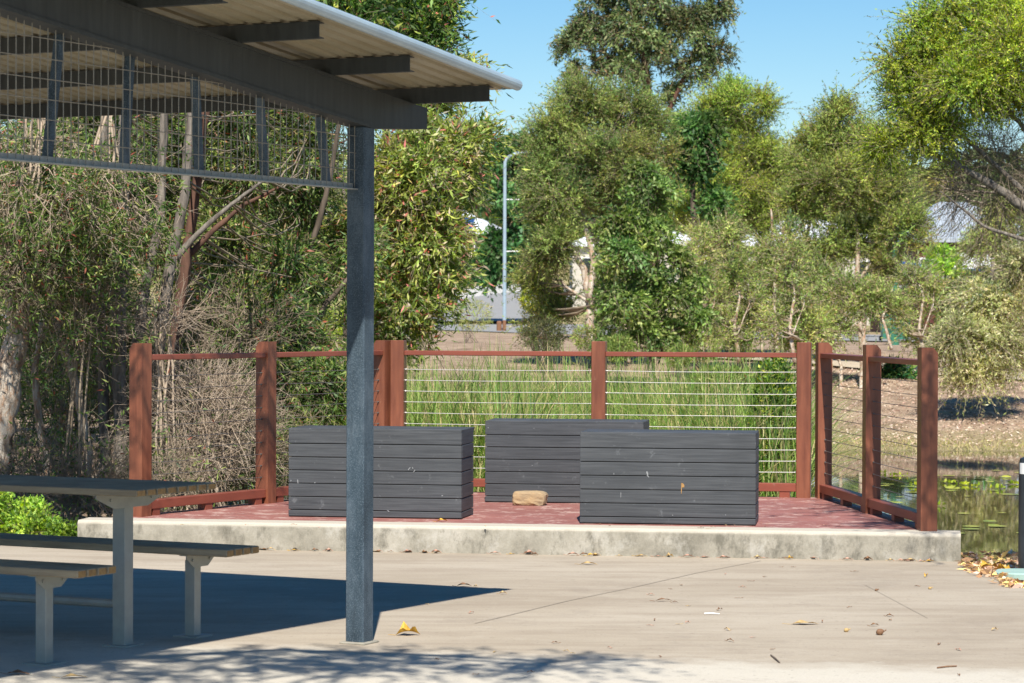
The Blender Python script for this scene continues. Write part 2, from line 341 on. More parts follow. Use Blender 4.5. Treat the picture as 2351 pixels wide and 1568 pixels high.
def path3(pts, Y, jit=0):
    return np.array([at_y(x, y, Y + (p[0] if p else 0) + random.uniform(-jit, jit)) for x, y, *p in pts])
def dense(pts, k=6):
    pts = np.asarray(pts); out = []
    for a, b in zip(pts[:-1], pts[1:]): out += [a + (b - a) * i / k for i in range(k)]
    return np.array(out + [pts[-1]])
def tree(name, label, cat, Y, trunks, blobs, bark, fol, group=None, base=None, leaf='leaf', twigm='twig', Lr=None, lump=.12):
    """trunks: list of (pixel path, radius base, radius tip)"""
    far_ = 45 < Y < 70 and bark == 'paper'; tp = [path3(t[0], Y, .0) for t in trunks]
    if far_:      # stems of the far-bank trees stand a little toward the pond and lean back into the crown
        for pts in tp: pts[:, 1] -= np.linspace(.7, 0, len(pts))
        trunks = [(t[0], t[1] * .66, t[2] * .55) for t in trunks]
    root = thing(name, tp[0][0] if base is None else base, label, cat, group)
    mb = MB(); LP = []
    for (pp, r0, r1), pts in zip(trunks, tp):
        d = dense(pts, 5); d[1:-1] += RNG.normal(size=(len(d) - 2, 3)) * r0 * .07
        mb.tube(d, np.linspace(r0, r1, len(d)), 9, lump=lump); LP.append(d)
    mb.build('trunk', M[bark], root, smooth=True)
    LP = np.concatenate(LP); LP = LP[len(LP) // 4:] if len(LP) > 8 else LP
    cb = MB(); foliage(cb, blobs, limbs=LP, **fol)
    cb.build('crown', [M[leaf], M[twigm]], root)
    return root

# ------------------------------------------------------------------ terrain, water, roads
DK, KH = .183, .183                       # deck height above the pad
HX = [0, 16, 17.6, 18.5, 19.6, 21, 38, 41.5, 42.3, 44, 47, 50, 54, 60, 75, 100, 140, 175, 200, 230, 250, 300, 400, 520, 700]
HZ = [-.05, -.05, -.05, -.14, -.62, -1.1, -1.1, -.62, -.47, -.36, -.05, .30, .52, .66, .78, .87, .96, 1.48, 2.33, 4.1, 5.7, 9.5, 18., 27., 32.]
LX = [0, 17, 20, 40, 60, 75, 100, 140, 175, 200, 230, 250, 300, 400, 520, 700]
LZ = [-.05, -.05, -.12, .1, .5, .78, .87, .96, 1.48, 2.33, 4.1, 5.7, 9.5, 18., 27., 32.]
def ground_z(x, y):
    yy = max(y, 0); r = x / max(yy, 1.)
    t = min(1, max(0, (r + .125) / .05)); t = t * t * (3 - 2 * t)
    h = np.interp(yy, HX, HZ) * t + np.interp(yy, LX, LZ) * (1 - t)
    far = min(1, max(0, (yy - 40) / 60))
    return float(h + math.sin(x * .9 + y * .4) * .02 * t + .25 * far * math.sin(x * .07 + y * .031))
ys = np.concatenate([np.linspace(-40, 14, 14), np.linspace(15, 66, 170), np.linspace(67, 200, 60), np.linspace(210, 760, 40)])
us = np.concatenate([np.linspace(-1, -.26, 16), np.linspace(-.25, .25, 130), np.linspace(.26, 1, 16)])
gm = MB(); V = []
for y in ys:
    wd = max(40, y * 1.0)
    for u in us:
        x = u * wd; V.append((x, y, ground_z(x, y) + (RNG.normal() * .012 if 17 < y < 66 else 0)))
nu = len(us)
gm.add(V, [(i * nu + j, i * nu + j + 1, (i + 1) * nu + j + 1, (i + 1) * nu + j) for i in range(len(ys) - 1) for j in range(nu - 1)])
tag(gm.build('ground', M['ground'], smooth=True), kind='structure')
wm = MB(); wv = [(-6, 17.9, -.5), (14, 17.9, -.5), (22, 50, -.5), (-8, 50, -.5)]
wm.add(wv, [(0, 1, 2, 3)]); tag(wm.build('water', M['water']), kind='structure')
def strip(name, m, pts, half, dz, kind='structure'):
    mb = MB(); P = []
    for (x0, y0), (x1, y1) in zip(pts[:-1], pts[1:]):
        k = 12
        for i in range(k): P.append((x0 + (x1 - x0) * i / k, y0 + (y1 - y0) * i / k))
    P.append(pts[-1]); P = np.array(P); T = nrm(np.gradient(P, axis=0)); Nn = np.stack([-T[:, 1], T[:, 0]], 1)
    V = []
    for p, n in zip(P, Nn):
        for k in np.linspace(-1, 1, 7):
            q = p + n * half * k; V.append((q[0], q[1], ground_z(q[0], q[1]) + dz))
    mb.add(V, [(i * 7 + j, i * 7 + j + 1, (i + 1) * 7 + j + 1, (i + 1) * 7 + j) for i in range(len(P) - 1) for j in range(6)])
    return tag(mb.build(name, m), kind=kind)
def gp(px, Y): return ((px - CX) / F * Y, Y)
strip('road', M['road'], [gp(-400, 168), gp(900, 158), gp(1200, 152), gp(1700, 118), gp(2300, 92), gp(3200, 80)], 8, .04)
strip('side_road', M['road'], [gp(980, 160), gp(1120, 185), gp(1230, 204), gp(1500, 222), gp(1800, 235)], 6, .22)
strip('driveway', M['kerbline'], [gp(1060, 196), gp(1085, 212), gp(1180, 226)], 2.6, .12)
strip('path', M['path'], [gp(1500, 60), gp(1900, 55), gp(2150, 52.5), gp(2500, 51), gp(3000, 50)], .9, .05)

# concrete pad
K0, K1 = at_z(178, 1194, KH), at_z(2206, 1225, KH)         # kerb front top edge, left and right
K0[2] = K1[2] = 0; kd = nrm(K1 - K0); kn = np.array([-kd[1], kd[0], 0.])
pR, pS = at_z(2206, 1291, 0), at_z(2351, 1350, 0); pdir = nrm(pS - pR)
pad = [np.array([-14, -6, 0.]), np.array([14, -6, 0.]), pR + pdir * 9, pR, K1 + kn * .06, K0 + kn * .06, K0 + kn * .06 - kd * 8]
pm = MB(); pm.hexa([p - np.array([0, 0, .12]) for p in pad], pad); tag(pm.build('pavement', M['pad']), kind='structure')
def ground_line(mb, pts, wdt, z=.004):
    P = np.array([at_z(x, y, 0) for x, y in pts]); P[:, 2] = z; T = nrm(np.gradient(P, axis=0)); S = np.stack([-T[:, 1], T[:, 0], T[:, 2] * 0], 1) * wdt / 2
    V = [];
    for p, s_ in zip(P, S): V += [p - s_, p + s_]
    mb.add(V, [(2 * i, 2 * i + 1, 2 * i + 3, 2 * i + 2) for i in range(len(P) - 1)])
jm = MB(); ground_line(jm, [(1090, 1432), (1162, 1415), (1300, 1381), (1450, 1350), (1600, 1316), (1747, 1288)], .007)
ground_line(jm, [(1985, 1343), (2060, 1383), (2130, 1420)], .003)
tag(jm.build('pavement_joint', M['joint']), kind='structure')

# concrete kerb with eased top edge
km = MB(); a, b = K0, K1; dz = np.array([0, 0, 1.]); e = .022
prof = [(0, -.08), (0, KH - e), (e * .35, KH - e * .35), (e, KH), (.26, KH), (.26, -.08)]
L_ = np.linalg.norm(K1 - K0); ks = 60; V = []
for i in range(ks + 1):
    p = K0 + kd * L_ * i / ks
    for j, (q, z) in enumerate(prof):
        wob = .003 * math.sin(i * 1.7 + j) if 0 < i < ks else 0
        V.append(p + kn * (q + wob) + dz * z)
n = len(prof); km.add(V, [(i * n + j, (i + 1) * n + j, (i + 1) * n + (j + 1) % n, i * n + (j + 1) % n) for i in range(ks) for j in range(n)] + [tuple(range(n)), tuple(ks * n + j for j in range(n - 1, -1, -1))])
ko = tag(km.build('concrete_kerb', M['kerb']), 'long weathered concrete kerb step along the front of the red deck', 'kerb')

# ------------------------------------------------------------------ deck
lp = [at_z(322, 1185, DK), at_z(608, 1155, DK), None]; lp[2] = at_y(877, 1130, 21.55)
rp = [at_z(1890, 1143.5, DK), at_z(1992, 1178, DK), at_z(2128, 1218, DK)]
bp = [at_y(914, 1130, 21.55), at_y(1373.5, 1130, 21.22), at_y(1845, 1130, 20.95)]
for q in lp + rp + bp: q[2] = DK
def kx(p): d = p - K0; return np.dot(d, kd), np.dot(d, kn)
Ld = nrm(lp[2] - lp[0]); Rd = nrm(rp[0] - rp[2])
dm = MB(); v = .262; bw = .088; i = 0
vmax = max(kx(bp[0])[1], kx(bp[2])[1]) + .1
Bd = nrm(bp[2] - bp[0]); Bn = np.array([-Bd[1], Bd[0], 0])
while v < vmax:
    x0s = []
    for vv in (v, v + bw):
        cl = lp[0] - Bn * 0 ; ul, wl = kx(cl); dl = np.array([np.dot(Ld, kd), np.dot(Ld, kn)]); ur, wr = kx(rp[2]); dr = np.array([np.dot(Rd, kd), np.dot(Rd, kn)])
        xl = ul + dl[0] / dl[1] * (vv - wl) - .10; xr = ur + dr[0] / dr[1] * (vv - wr) + .10
        ub, wb = kx(bp[0] + Bn * .08); db = np.array([np.dot(Bd, kd), np.dot(Bd, kn)])     # rear edge: v = wb + slope*(x-ub)
        sl_ = db[1] / db[0]; xb = ub + (vv - wb) / sl_ if abs(sl_) > 1e-4 else -99
        if sl_ > 0: xl = max(xl, xb)
        else: xr = min(xr, xb)
        x0s.append((xl, max(xr, xl + .01)))
    zt = DK + random.uniform(-.0012, .0012)
    bt = [K0 + kd * x0s[0][0] + kn * v, K0 + kd * x0s[0][1] + kn * v, K0 + kd * x0s[1][1] + kn * (v + bw), K0 + kd * x0s[1][0] + kn * (v + bw)]
    dm.hexa([p + dz * (zt - .03) for p in bt], [p + dz * zt for p in bt]); v += bw + .005
tag(dm.build('deck', M['deck']), 'worn red painted timber viewing deck behind the concrete kerb', 'deck')

# ------------------------------------------------------------------ balustrades
PH, PW = 1.205, .110
def bpost(root, p, ax, h=PH, w_=PW, cham=0, base=None):
    """ax: unit direction along the fence; cham +-1 cuts the top corner on that side"""
    ax = nrm(ax); sd = np.array([-ax[1], ax[0], 0]); z0 = DK - .25 if base is None else base; zt = DK + h
    mb = MB(); c = np.array([p[0], p[1], 0]); hw = w_ / 2; ch = .03
    if cham == 0: mb.bbox(c + dz * (z0 + zt) / 2, ax * hw, sd * hw, dz * (zt - z0) / 2, .005)
    else:
        s_ = sd * cham; lo = [(-hw, z0), (hw, z0), (hw, zt - ch * 1.3), (hw - ch, zt), (-hw, zt)]
        A = [c + s_ * q - ax * hw + dz * z for q, z in lo]; B = [x + ax * w_ for x in A]
        mb.hexa(A, B) if np.dot(np.cross(A[1] - A[0], A[2] - A[1]), ax) > 0 else mb.hexa(B, A)
    return mb.build('post', M['redpost'], root)
def panel(root, a, b, cables=10, blocks=True, cm='cable', cr=.0029):
    ax = nrm(b - a); sd = np.array([-ax[1], ax[0], 0]); s0, s1 = a + ax * PW / 2, b - ax * PW / 2; L = np.linalg.norm(s1 - s0); mid = (s0 + s1) / 2; mid[2] = 0
    mb = MB(); mb.bbox(mid + dz * (DK + 1.105), ax * L / 2, sd * .042, dz * .019, .004); mb.build('top_rail', M['redrail'], root)
    mb = MB(); mb.bbox(mid + dz * (DK + .078), ax * L / 2, sd * .042, dz * .032, .004); mb.build('bottom_rail', M['redrail'], root)
    for t in (.06, .5, .94) if blocks else ():
        mb = MB(); mb.box(s0 * (1 - t) + s1 * t + dz * (.023), ax * .04, sd * .035, dz * .0225); mb.build('packer_block', M['redrail'], root)
    for k in range(cables):
        z = DK + .195 + k * .0865; sag = .006 * random.random(); pts = []
        for t in np.linspace(0, 1, 9):
            q = s0 * (1 - t) + s1 * t; pts.append((q[0], q[1], z - sag * 4 * t * (1 - t)))
        mb = MB(); mb.tube(pts, cr, 6)
        for q in (pts[0], pts[-1]): mb.tube([np.array(q) - ax * .016, np.array(q) + ax * .016], .006, 6)
        mb.build('cable', M[cm], root)
def balustrade(name, label, P, cham):
    r = thing(name, P[0], label, 'balustrade', 'timber and cable balustrades round the deck')
    ax = nrm(P[-1] - P[0]); P = [P[0] + ax * np.dot(p - P[0], ax) for p in P]
    for p in P: bpost(r, p, ax, cham=cham)
    for a, b in zip(P[:-1], P[1:]): panel(r, a, b) if cham == 0 else panel(r, a, b, cm='cableshade', cr=.0024)
    return r
balustrade('cable_balustrade', 'left red-brown timber balustrade running back along the deck beside the trees', lp, 1)
balustrade('cable_balustrade', 'rear red-brown timber balustrade with long cable panels in front of the green reeds', bp, 0)
balustrade('cable_balustrade', 'right side red-brown timber balustrade beside the open pond, seen almost end on', rp[::-1], -1)

# ------------------------------------------------------------------ black block seats
def block_seat(bl, br, ang, label, h=.60, depth=.5, w_=None):
    p0, p1 = at_z(*bl, DK), at_z(*br, DK); W = w_ or np.linalg.norm(p1 - p0); ux = np.array([math.cos(ang), -math.sin(ang), 0]); uy = np.array([math.sin(ang), math.cos(ang), 0])
    root = thing('block_seat', p0 + ux * W / 2 + uy * depth / 2, label, 'block seat', 'charcoal slatted block seats on the deck')
    c = p0 + ux * W / 2 + uy * depth / 2; c[2] = DK
    mb = MB(); mb.box(c + dz * (h / 2 - .01), ux * (W / 2 - .022), uy * (depth / 2 - .022), dz * (h / 2 - .012)); mb.build('core_frame', M['rubber'], root)
    bh = (h - .002) / 6.5; z = DK + h - .001
    for k in range(7):
        hh = bh if k < 6 else bh * .5; hh = hh * random.uniform(.985, 1.015); z0 = max(DK + .003, z - hh)
        mb = MB(); g = .0024; j = random.uniform(-.0015, .0015)
        for s_ in (-1, 1):
            mb.bbox(c * [1, 1, 0] + uy * s_ * (depth / 2 - .011 + j) + dz * (z + z0) / 2, ux * (W / 2), uy * .011, dz * ((z - z0) / 2 - g), .003)
            mb.bbox(c * [1, 1, 0] + ux * s_ * (W / 2 - .010 + j) + dz * (z + z0) / 2, uy * (depth / 2 - .0225), ux * .010, dz * ((z - z0) / 2 - g), .003)
        mb.build('side_board', M['black'], root); z = z0
    mb = MB()
    for q in range(5):
        mb.bbox(c + uy * (-depth / 2 + .05 + q * .1) + dz * (h + .004), ux * (W / 2 - .001), uy * .0485, dz * .010, .003)
    mb.build('top_boards', M['black'], root)
    return root, p0, ux, uy, W
def mark(root, p0, ux, uy, W, spots, m):    # small scuffs lying on the front boards
    for (fx, fz, rx, rz, a) in spots:
        mb = MB(); c = p0 + ux * fx * W - uy * .0032 + dz * fz; V = []
        for k in range(9):
            t = 2 * math.pi * k / 9; q = random.uniform(.6, 1.1); x_, z_ = math.cos(t) * rx * q, math.sin(t) * rz * q
            V.append(c + ux * (x_ * math.cos(a) - z_ * math.sin(a)) + dz * (x_ * math.sin(a) + z_ * math.cos(a)))
        mb.add(V, [tuple(range(9))]); mb.build('scuff_mark', m, root)
A_ = block_seat((662, 1185.8), (1049.6, 1195.3), math.radians(9.5), 'charcoal slatted block seat on the left of the deck, partly behind the steel post', h=.603, depth=.46)
mark(*A_, [(.055, .245, .004, .018, .1), (.015, .25, .004, .008, 0), (.70, .345, .005, .02, -.7), (.73, .33, .004, .014, -.6), (.72, .35, .003, .012, .4), (.155, .24, .005, .005, 0), (.58, .05, .012, .004, -.5), (.89, .16, .006, .006, 0)], M['scuff'])
C_ = block_seat((1330.8, 1201.7), (1734.8, 1207.3), math.radians(7.5), 'charcoal slatted block seat at the front right of the deck with a small rusty smear', h=.606)
mark(*C_, [(.385, .345, .006, .018, .2), (.39, .325, .012, .004, -.8), (.235, .20, .002, .03, 0), (.53, .065, .004, .004, 0), (.83, .07, .004, .004, 0), (.195, .34, .003, .008, 0)], M['scuff'])
mark(*C_, [(.585, .265, .013, .022, .2), (.58, .235, .004, .03, 0)], M['slatend'])
B_ = block_seat((1113.3, 1152.8), (1480, 1160), math.radians(8), 'charcoal slatted block seat at the back of the deck with a stone in front', h=.60, w_=1.195)
mark(*B_, [(.02, .56, .004, .004, 0), (.30, .28, .004, .004, 0), (.31, .56, .004, .003, 0)], M['scuff'])
# stone
def rock(p, ux, sx, sy, sz):
    import bmesh
    bm = bmesh.new(); bmesh.ops.create_cube(bm, size=1); bmesh.ops.subdivide_edges(bm, edges=bm.edges, cuts=5, use_grid_fill=True)
    ux = nrm(ux); uy = np.array([-ux[1], ux[0], 0]); rr = random.Random(3)
    for v in bm.verts:
        q = np.array(v.co); f = q * 2; l = (abs(f[0]) ** 7 + abs(f[1]) ** 7 + abs(f[2]) ** 7) ** (1 / 7); q = q / max(l, 1e-6) * 1.0
        q += np.array([rr.gauss(0, .011) for _ in range(3)]); q[0] += .04 * q[2]
        if q[0] > .25: q[2] -= (q[0] - .25) * .28 * (q[2] + .5)
        v.co = ux * q[0] * sx + uy * q[1] * sy + np.array([0, 0, 1]) * (q[2] + .49) * sz
    me = bpy.data.meshes.new('stone'); bm.to_mesh(me); bm.free(); me.materials.append(M['rock'])
    o = bpy.data.objects.new('stone', me); COL.objects.link(o); o.location = p; return o
tag(rock(at_z(1214, 1161, DK) + kn * .06, kd, .252, .14, .106), 'tan sandstone block lying on the deck against the rear black seat', 'stone')

# ------------------------------------------------------------------ picnic shelter
al = math.radians(62.7); d_ = np.array([math.cos(al), math.sin(al), 0]); e_ = np.array([math.sin(al), -math.cos(al), 0])
P0 = at_z(825, 1476, 0) + d_ * 0; P0[2] = 0
sh = thing('picnic_shelter', P0, 'grey steel picnic shelter with a sloping cream-lined metal roof over the slatted table', 'shelter')
def bz(t): return 2.495 - .0995 * t           # beam underside height along d_
BH = .190
def post(p, zt):
    mb = MB(); mb.bbox(p + dz * zt / 2, d_ * .05, e_ * .05, dz * zt / 2, .006); return mb.build('post', M['post'], sh)
post(P0, 2.50)
for tt, ss in ((0, -3.0), (-4.6, 0), (-4.6, -3.0)): post(P0 + d_ * tt + e_ * ss, bz(tt) - .002)
for ss in (0, -3.0):
    mb = MB(); q = P0 + e_ * ss; t0, t1 = -6.0, .565
    A = [(t0, bz(t0)), (.02, bz(.02)), (t1, bz(t1) + .085), (t1, bz(t1) + BH), (t0, bz(t0) + BH)]
    S = [q + d_ * t + dz * z - e_ * .052 for t, z in A]; E = [x + e_ * .104 for x in S]
    (mb.hexa(E, S) if np.dot(np.cross(S[1] - S[0], S[2] - S[1]), e_) < 0 else mb.hexa(S, E)); 
    # flange lips of the channel section
    for zz in (0, BH):
        a_, b_ = q + d_ * t0 + dz * (bz(t0) + zz), q + d_ * 0 + dz * (bz(0) + zz)
        mb.box((a_ + b_) / 2 + e_ * .056 + dz * (.008 if zz == 0 else -.008), (b_ - a_) / 2, e_ * .004, dz * .008)
    mb.build('beam', M['steel'], sh)
PT = [.441, -.35, -1.155, -1.92, -2.71, -3.5, -4.3, -5.1]
for t in PT:
    mb = MB(); z = bz(t) + BH; q = P0 + d_ * t; a_, b_ = q + e_ * .482, q - e_ * 3.5; sl = nrm(d_ - dz * .0995)
    mb.box((a_ + b_) / 2 + dz * (z + .0375) - d_ * .022, (a_ - b_) / 2, dz * .0375, sl * .0018)
    for zz in (.0045, .0705): mb.box((a_ + b_) / 2 + dz * (z + zz - (.0 if zz < .03 else 0)) , (a_ - b_) / 2, sl * .020, dz * .0018)
    mb.build('purlin', M['steel'], sh)
# corrugated sheet: trapezoid ribs run down the slope
mb = MB(); t0, t1 = -6.2, .57; prof = []; s_ = -3.62
while s_ < .53: prof += [(s_, 0), (s_ + .056, 0), (s_ + .066, .029), (s_ + .086, .029)]; s_ += .096
prof.append((s_, 0)); V = []
for t in (t0, t1):
    for s_, h in prof: V.append(P0 + d_ * t + e_ * min(s_, .54) + dz * (bz(t) + BH + .079 + h))
n = len(prof); mb.add(V, [(i, i + 1, n + i + 1, n + i) for i in range(n - 1)])
V2 = [v + dz * .003 for v in V]; mb.add(V2, [(i, n + i, n + i + 1, i + 1) for i in range(n - 1)], 1)
for i in range(n - 1): mb.add([V[n + i], V[n + i + 1], V2[n + i + 1], V2[n + i]], [(0, 1, 2, 3)])
mb.build('roof_sheet', [M['soffit'], M['barge']], sh)
mb = MB(); zc = lambda t: bz(t) + BH + .098; a_, b_ = P0 + d_ * t0 + e_ * .555 + dz * zc(t0), P0 + d_ * (t1 + .01) + e_ * .555 + dz * zc(t1)
mb.tube([a_, b_], .027, 14); mb.box((a_ + b_) / 2 - e_ * .045 + dz * .024, (b_ - a_) / 2, e_ * .045, dz * .0018); mb.build('barge_roll', M['barge'], sh, smooth=False)
mb = MB(); a_ = P0 + d_ * (t1 + .002) + e_ * .53 + dz * (zc(t1) - .002); b_ = a_ - e_ * 4.1
mb.box((a_ + b_) / 2 - dz * .004, (b_ - a_) / 2, dz * .012, d_ * .0015); mb.build('eave_flashing', M['barge'], sh)
# gable mesh screen
ZR = 2.205; ms = MB(); nP = e_
def scr(x, y):
    p = at_pl(x, y, P0, nP); return np.dot(p - P0, d_), p[2]
t = -.055; k = 0; segs = []
while t > -5.9:
    segs.append((t, ZR, bz(t) + .004)); t -= .0515
P_, Q_ = [], []
for t, z0, z1 in segs: P_.append(P0 + d_ * t + dz * z0 - e_ * .002); Q_.append(P0 + d_ * t + dz * z1 - e_ * .002)
z = ZR + .085
while z < 3.05:
    tmax = min(-.05, (2.495 - z) / .0995); P_.append(P0 + d_ * -5.95 + dz * z + e_ * .003); Q_.append(P0 + d_ * tmax + dz * z + e_ * .003); z += .0815
for a_, b_ in zip(P_, Q_): ms.tube([a_, b_], .0022, 6)
mso = ms.build('mesh_screen', M['wire'], sh)
ra, rb = P0 + d_ * -5.95 + dz * (ZR - .008), P0 + d_ * -.052 + dz * (ZR - .008)
mb = MB(); mb.box((ra + rb) / 2, (rb - ra) / 2, e_ * .016, dz * .0025); mb.box((ra + rb) / 2 + dz * .014 - e_ * .014, (rb - ra) / 2, e_ * .0025, dz * .0145)
mb.build('screen_rail', M['galv'], mso)
for (xt, yt, xb, yb) in ((157, 66, 127, 368), (317, 118, 303, 390), (466, 170, 476, 402), (614, 215, 627, 414), (752, 255, 768, 430)):
    ta, za = scr(xt, yt); tb, zb = scr(xb, yb); za = bz(ta) + .003; zb = ZR; tk = ta * .55 + tb * .45
    o_ = -e_ * .03; mb = MB(); A, B = P0 + d_ * ta + dz * za + o_, P0 + d_ * tb + dz * zb + o_
    mb.box((A + B) / 2, (B - A) / 2, d_ * .017, e_ * .003); mb.box((A + B) / 2 - d_ * .0155 - e_ * .0155, (B - A) / 2, d_ * .0015, e_ * .0125)
    mb.build('stiffener', M['post'], mso)
mb = MB(); mb.bbox(P0 + dz * .004, d_ * .075, e_ * .07, dz * .006, .004); mb.build('base_grout', M['kerb'], sh)

# ------------------------------------------------------------------ picnic table with two benches (one welded set)
tb = thing('picnic_table', at_z(293, 1463, 0), 'picnic table with dark slatted top and two attached slatted benches under the shelter roof', 'picnic table')
def corner(px, py, z): return at_z(px, py, z)
def slats(part, c0, wtot, n, z, length, gap=.014, th=.032, endvary=0):
    """c0: near right-hand top corner; slats lie side by side along d_, run along -e_"""
    root = MB(); sw = (wtot - gap * (n - 1)) / n
    for i in range(n):
        q = c0 + d_ * (i * (sw + gap) + sw / 2) - e_ * (length / 2 + random.uniform(0, .004)); q = q * [1, 1, 0] + dz * (z - th / 2)
        root.bbox(q, e_ * length / 2, d_ * sw / 2, dz * th / 2, .004)
        qe = q + e_ * (length / 2 + .0006); root.add([qe + d_ * x * (sw / 2 - .004) + dz * y * (th / 2 - .004) for x, y in ((-1, -1), (1, -1), (1, 1), (-1, 1))], [(0, 1, 2, 3)], 1)
    return root.build(part, [M['slat'], M['slatend']], tb)
def bracket(c, half, top, drop, foot):   # trapezoid plate + leg, spans along d_
    A = [c + d_ * x + dz * z - e_ * .0025 for x, z in ((-half * .5, top - drop), (half * .5, top - drop), (half, top - drop * .3), (half, top), (-half, top), (-half, top - drop * .3))]
    mb = MB(); B = [a + e_ * .005 for a in A]; mb.hexa(B, A) if np.dot(np.cross(A[1] - A[0], A[2] - A[1]), e_) < 0 else mb.hexa(A, B)
    mb.box(c + dz * (top - .003) - e_ * .02, d_ * half, e_ * .02, dz * .0025)
    for x in (-.6, .6): mb.tube([c + d_ * x * half + dz * (top - drop * .45) + e_ * .002, c + d_ * x * half + dz * (top - drop * .45) + e_ * .010], .008, 6)
    mb.build('bracket', M['galv'], tb)
def leg(c, z1, w_=.037):
    mb = MB(); mb.bbox(c * [1, 1, 0] + dz * z1 / 2 - e_ * .045, d_ * w_, e_ * w_, dz * z1 / 2, .003); l = mb.build('leg', M['galv'], tb)
    mb = MB(); mb.box(c * [1, 1, 0] + dz * .004 - e_ * .045, d_ * .07, e_ * .07, dz * .004); mb.build('foot_plate', M['galv'], l)
TZ, SZ = .775, .45; TL = 1.9
ct = corner(315, 1125.5, TZ); slats('tabletop', ct, .66, 8, TZ, TL)
cb_ = corner(521, 1263, SZ); slats('bench_seat', cb_, .29, 4, SZ, TL + .4, th=.036)
cf = corner(179.5, 1310, SZ); slats('bench_seat', cf, .29, 4, SZ, TL + .4, th=.036)
for off in (.27, TL - .27): 
    m_ = (ct + d_ * .33 - e_ * off) * [1, 1, 0]; bracket(m_, .28, TZ - .033, .075, 0); leg(m_, TZ - .07, .036)
for c0 in (cb_, cf):
    for off in (.25, TL + .15): m_ = (c0 + d_ * .145 - e_ * off) * [1, 1, 0]; bracket(m_, .125, SZ - .037, .065, 0); leg(m_, SZ - .07, .029)
mb = MB(); g0 = ct * [1, 1, 0] + d_ * .33 + dz * .2 - e_ * .36; mb.tube([g0, g0 - e_ * (TL - .7)], .022, 10); mb.build('stretcher_tube', M['galv'], tb)

# ------------------------------------------------------------------ bollard at the right edge
pb = at_z(2338, 1305, 0) + np.array([.075, 0, 0]); bo = thing('bollard', pb, 'black round bollard with a small pale sticker at the right edge of the paving', 'bollard')
mb = MB(); mb.tube([pb + dz * z for z in (-.02, .66, .695, .705)], [.075, .075, .068, .045], 24); mb.build('bollard_body', M['blackmetal'], bo, smooth=False)
mb = MB(); V = []
for z in (.60, .67):
    for k in range(7): t_ = math.radians(196 + k * 9); V.append(pb + np.array([math.cos(t_), math.sin(t_), 0]) * .0765 + dz * z)
mb.add(V, [(i, i + 1, 8 + i, 7 + i) for i in range(6)]); mb.build('sticker', M['white'], bo)
cvp = at_z(2345, 1318, 0); mb = MB(); mb.tube([cvp + dz * z for z in (-.02, .012, .02)], [.175, .175, .165], 28); tag(mb.build('pit_cover', M['teal']), 'pale teal round concrete cover on the soil beside the black bollard', 'cover')

# ------------------------------------------------------------------ vegetation
G_OLIVE = [((.13, .18, .045), 4), ((.185, .23, .06), 3.5), ((.08, .125, .03), 2.5), ((.26, .28, .10), 1.8), ((.19, .14, .07), .5)]
G_PALE = [((.23, .275, .075), 4), ((.165, .22, .05), 3), ((.30, .28, .13), 2), ((.24, .18, .10), 1.2), ((.11, .14, .035), 2)]
G_BRIGHT = [((.10, .155, .035), 4), ((.15, .205, .05), 3), ((.055, .095, .024), 2.5), ((.22, .26, .10), 1.6)]
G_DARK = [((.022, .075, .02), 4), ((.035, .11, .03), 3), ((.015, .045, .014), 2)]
G_GUM = [((.10, .14, .05), 4), ((.15, .185, .065), 3), ((.05, .07, .032), 3), ((.20, .19, .10), 1), ((.16, .10, .05), .5)]
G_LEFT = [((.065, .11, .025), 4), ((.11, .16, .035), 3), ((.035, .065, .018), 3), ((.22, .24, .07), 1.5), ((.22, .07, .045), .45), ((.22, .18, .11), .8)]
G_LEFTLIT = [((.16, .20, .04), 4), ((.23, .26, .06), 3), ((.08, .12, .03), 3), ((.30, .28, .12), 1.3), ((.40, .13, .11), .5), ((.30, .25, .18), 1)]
G_RIGHT = [((.19, .25, .025), 4), ((.26, .31, .03), 3), ((.09, .14, .02), 2.5), ((.33, .33, .06), 1)]
G_LIME = [((.19, .28, .035), 4), ((.28, .36, .06), 3), ((.10, .17, .03), 2.5)]
def fol(sprays, per, L, W, pal, slen, **k): d = dict(sprays=sprays, per=per, L=L, W=W, pal=pal, slen=slen); d.update(k); return d
DENS = 1.0

# --- left paperbark grove -------------------------------------------------
GL = 'paperbark trees in the shady grove on the left'
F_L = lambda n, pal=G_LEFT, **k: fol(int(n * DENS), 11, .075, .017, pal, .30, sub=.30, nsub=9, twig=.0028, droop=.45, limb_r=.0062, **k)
tree('paperbark_tree', 'thick pale peeling paperbark trunk at the far left edge of the grove', 'tree', 21.9,
     [([(-22, 1130), (-8, 1040), (8, 940), (22, 840), (44, 740), (30, 640), (10, 560), (-20, 430)], .135, .07), ([(40, 760), (76, 660), (110, 570), (140, 420)], .045, .02), ([(34, 700), (52, 590), (76, 480), (70, 380)], .035, .02)],
     [blob(-40, 430, 130, 150, 22.4, 1), blob(20, 130, 200, 130, 25, 1), blob(110, 380, 150, 120, 22.6, 1.3), blob(60, 520, 110, 60, 22.4, .4), blob(150, 480, 110, 80, 23.4, .5), blob(90, 230, 200, 120, 23.5, 1)],
     'paper', F_L(3000))
tree('paperbark_tree', 'slim beige leaning stem just right of the thick peeling trunk', 'tree', 22.4,
     [([(214, 1110), (196, 1000), (172, 880), (140, 780), (118, 680), (110, 560), (150, 420)], .045, .025), ([(118, 1120), (92, 980), (78, 860), (96, 740)], .04, .02)],
     [blob(210, 330, 130, 120, 24, 1), blob(240, 470, 110, 60, 24.6, .6), blob(150, 600, 80, 50, 24.3, .25)], 'paper', F_L(1500), twigm='dead')
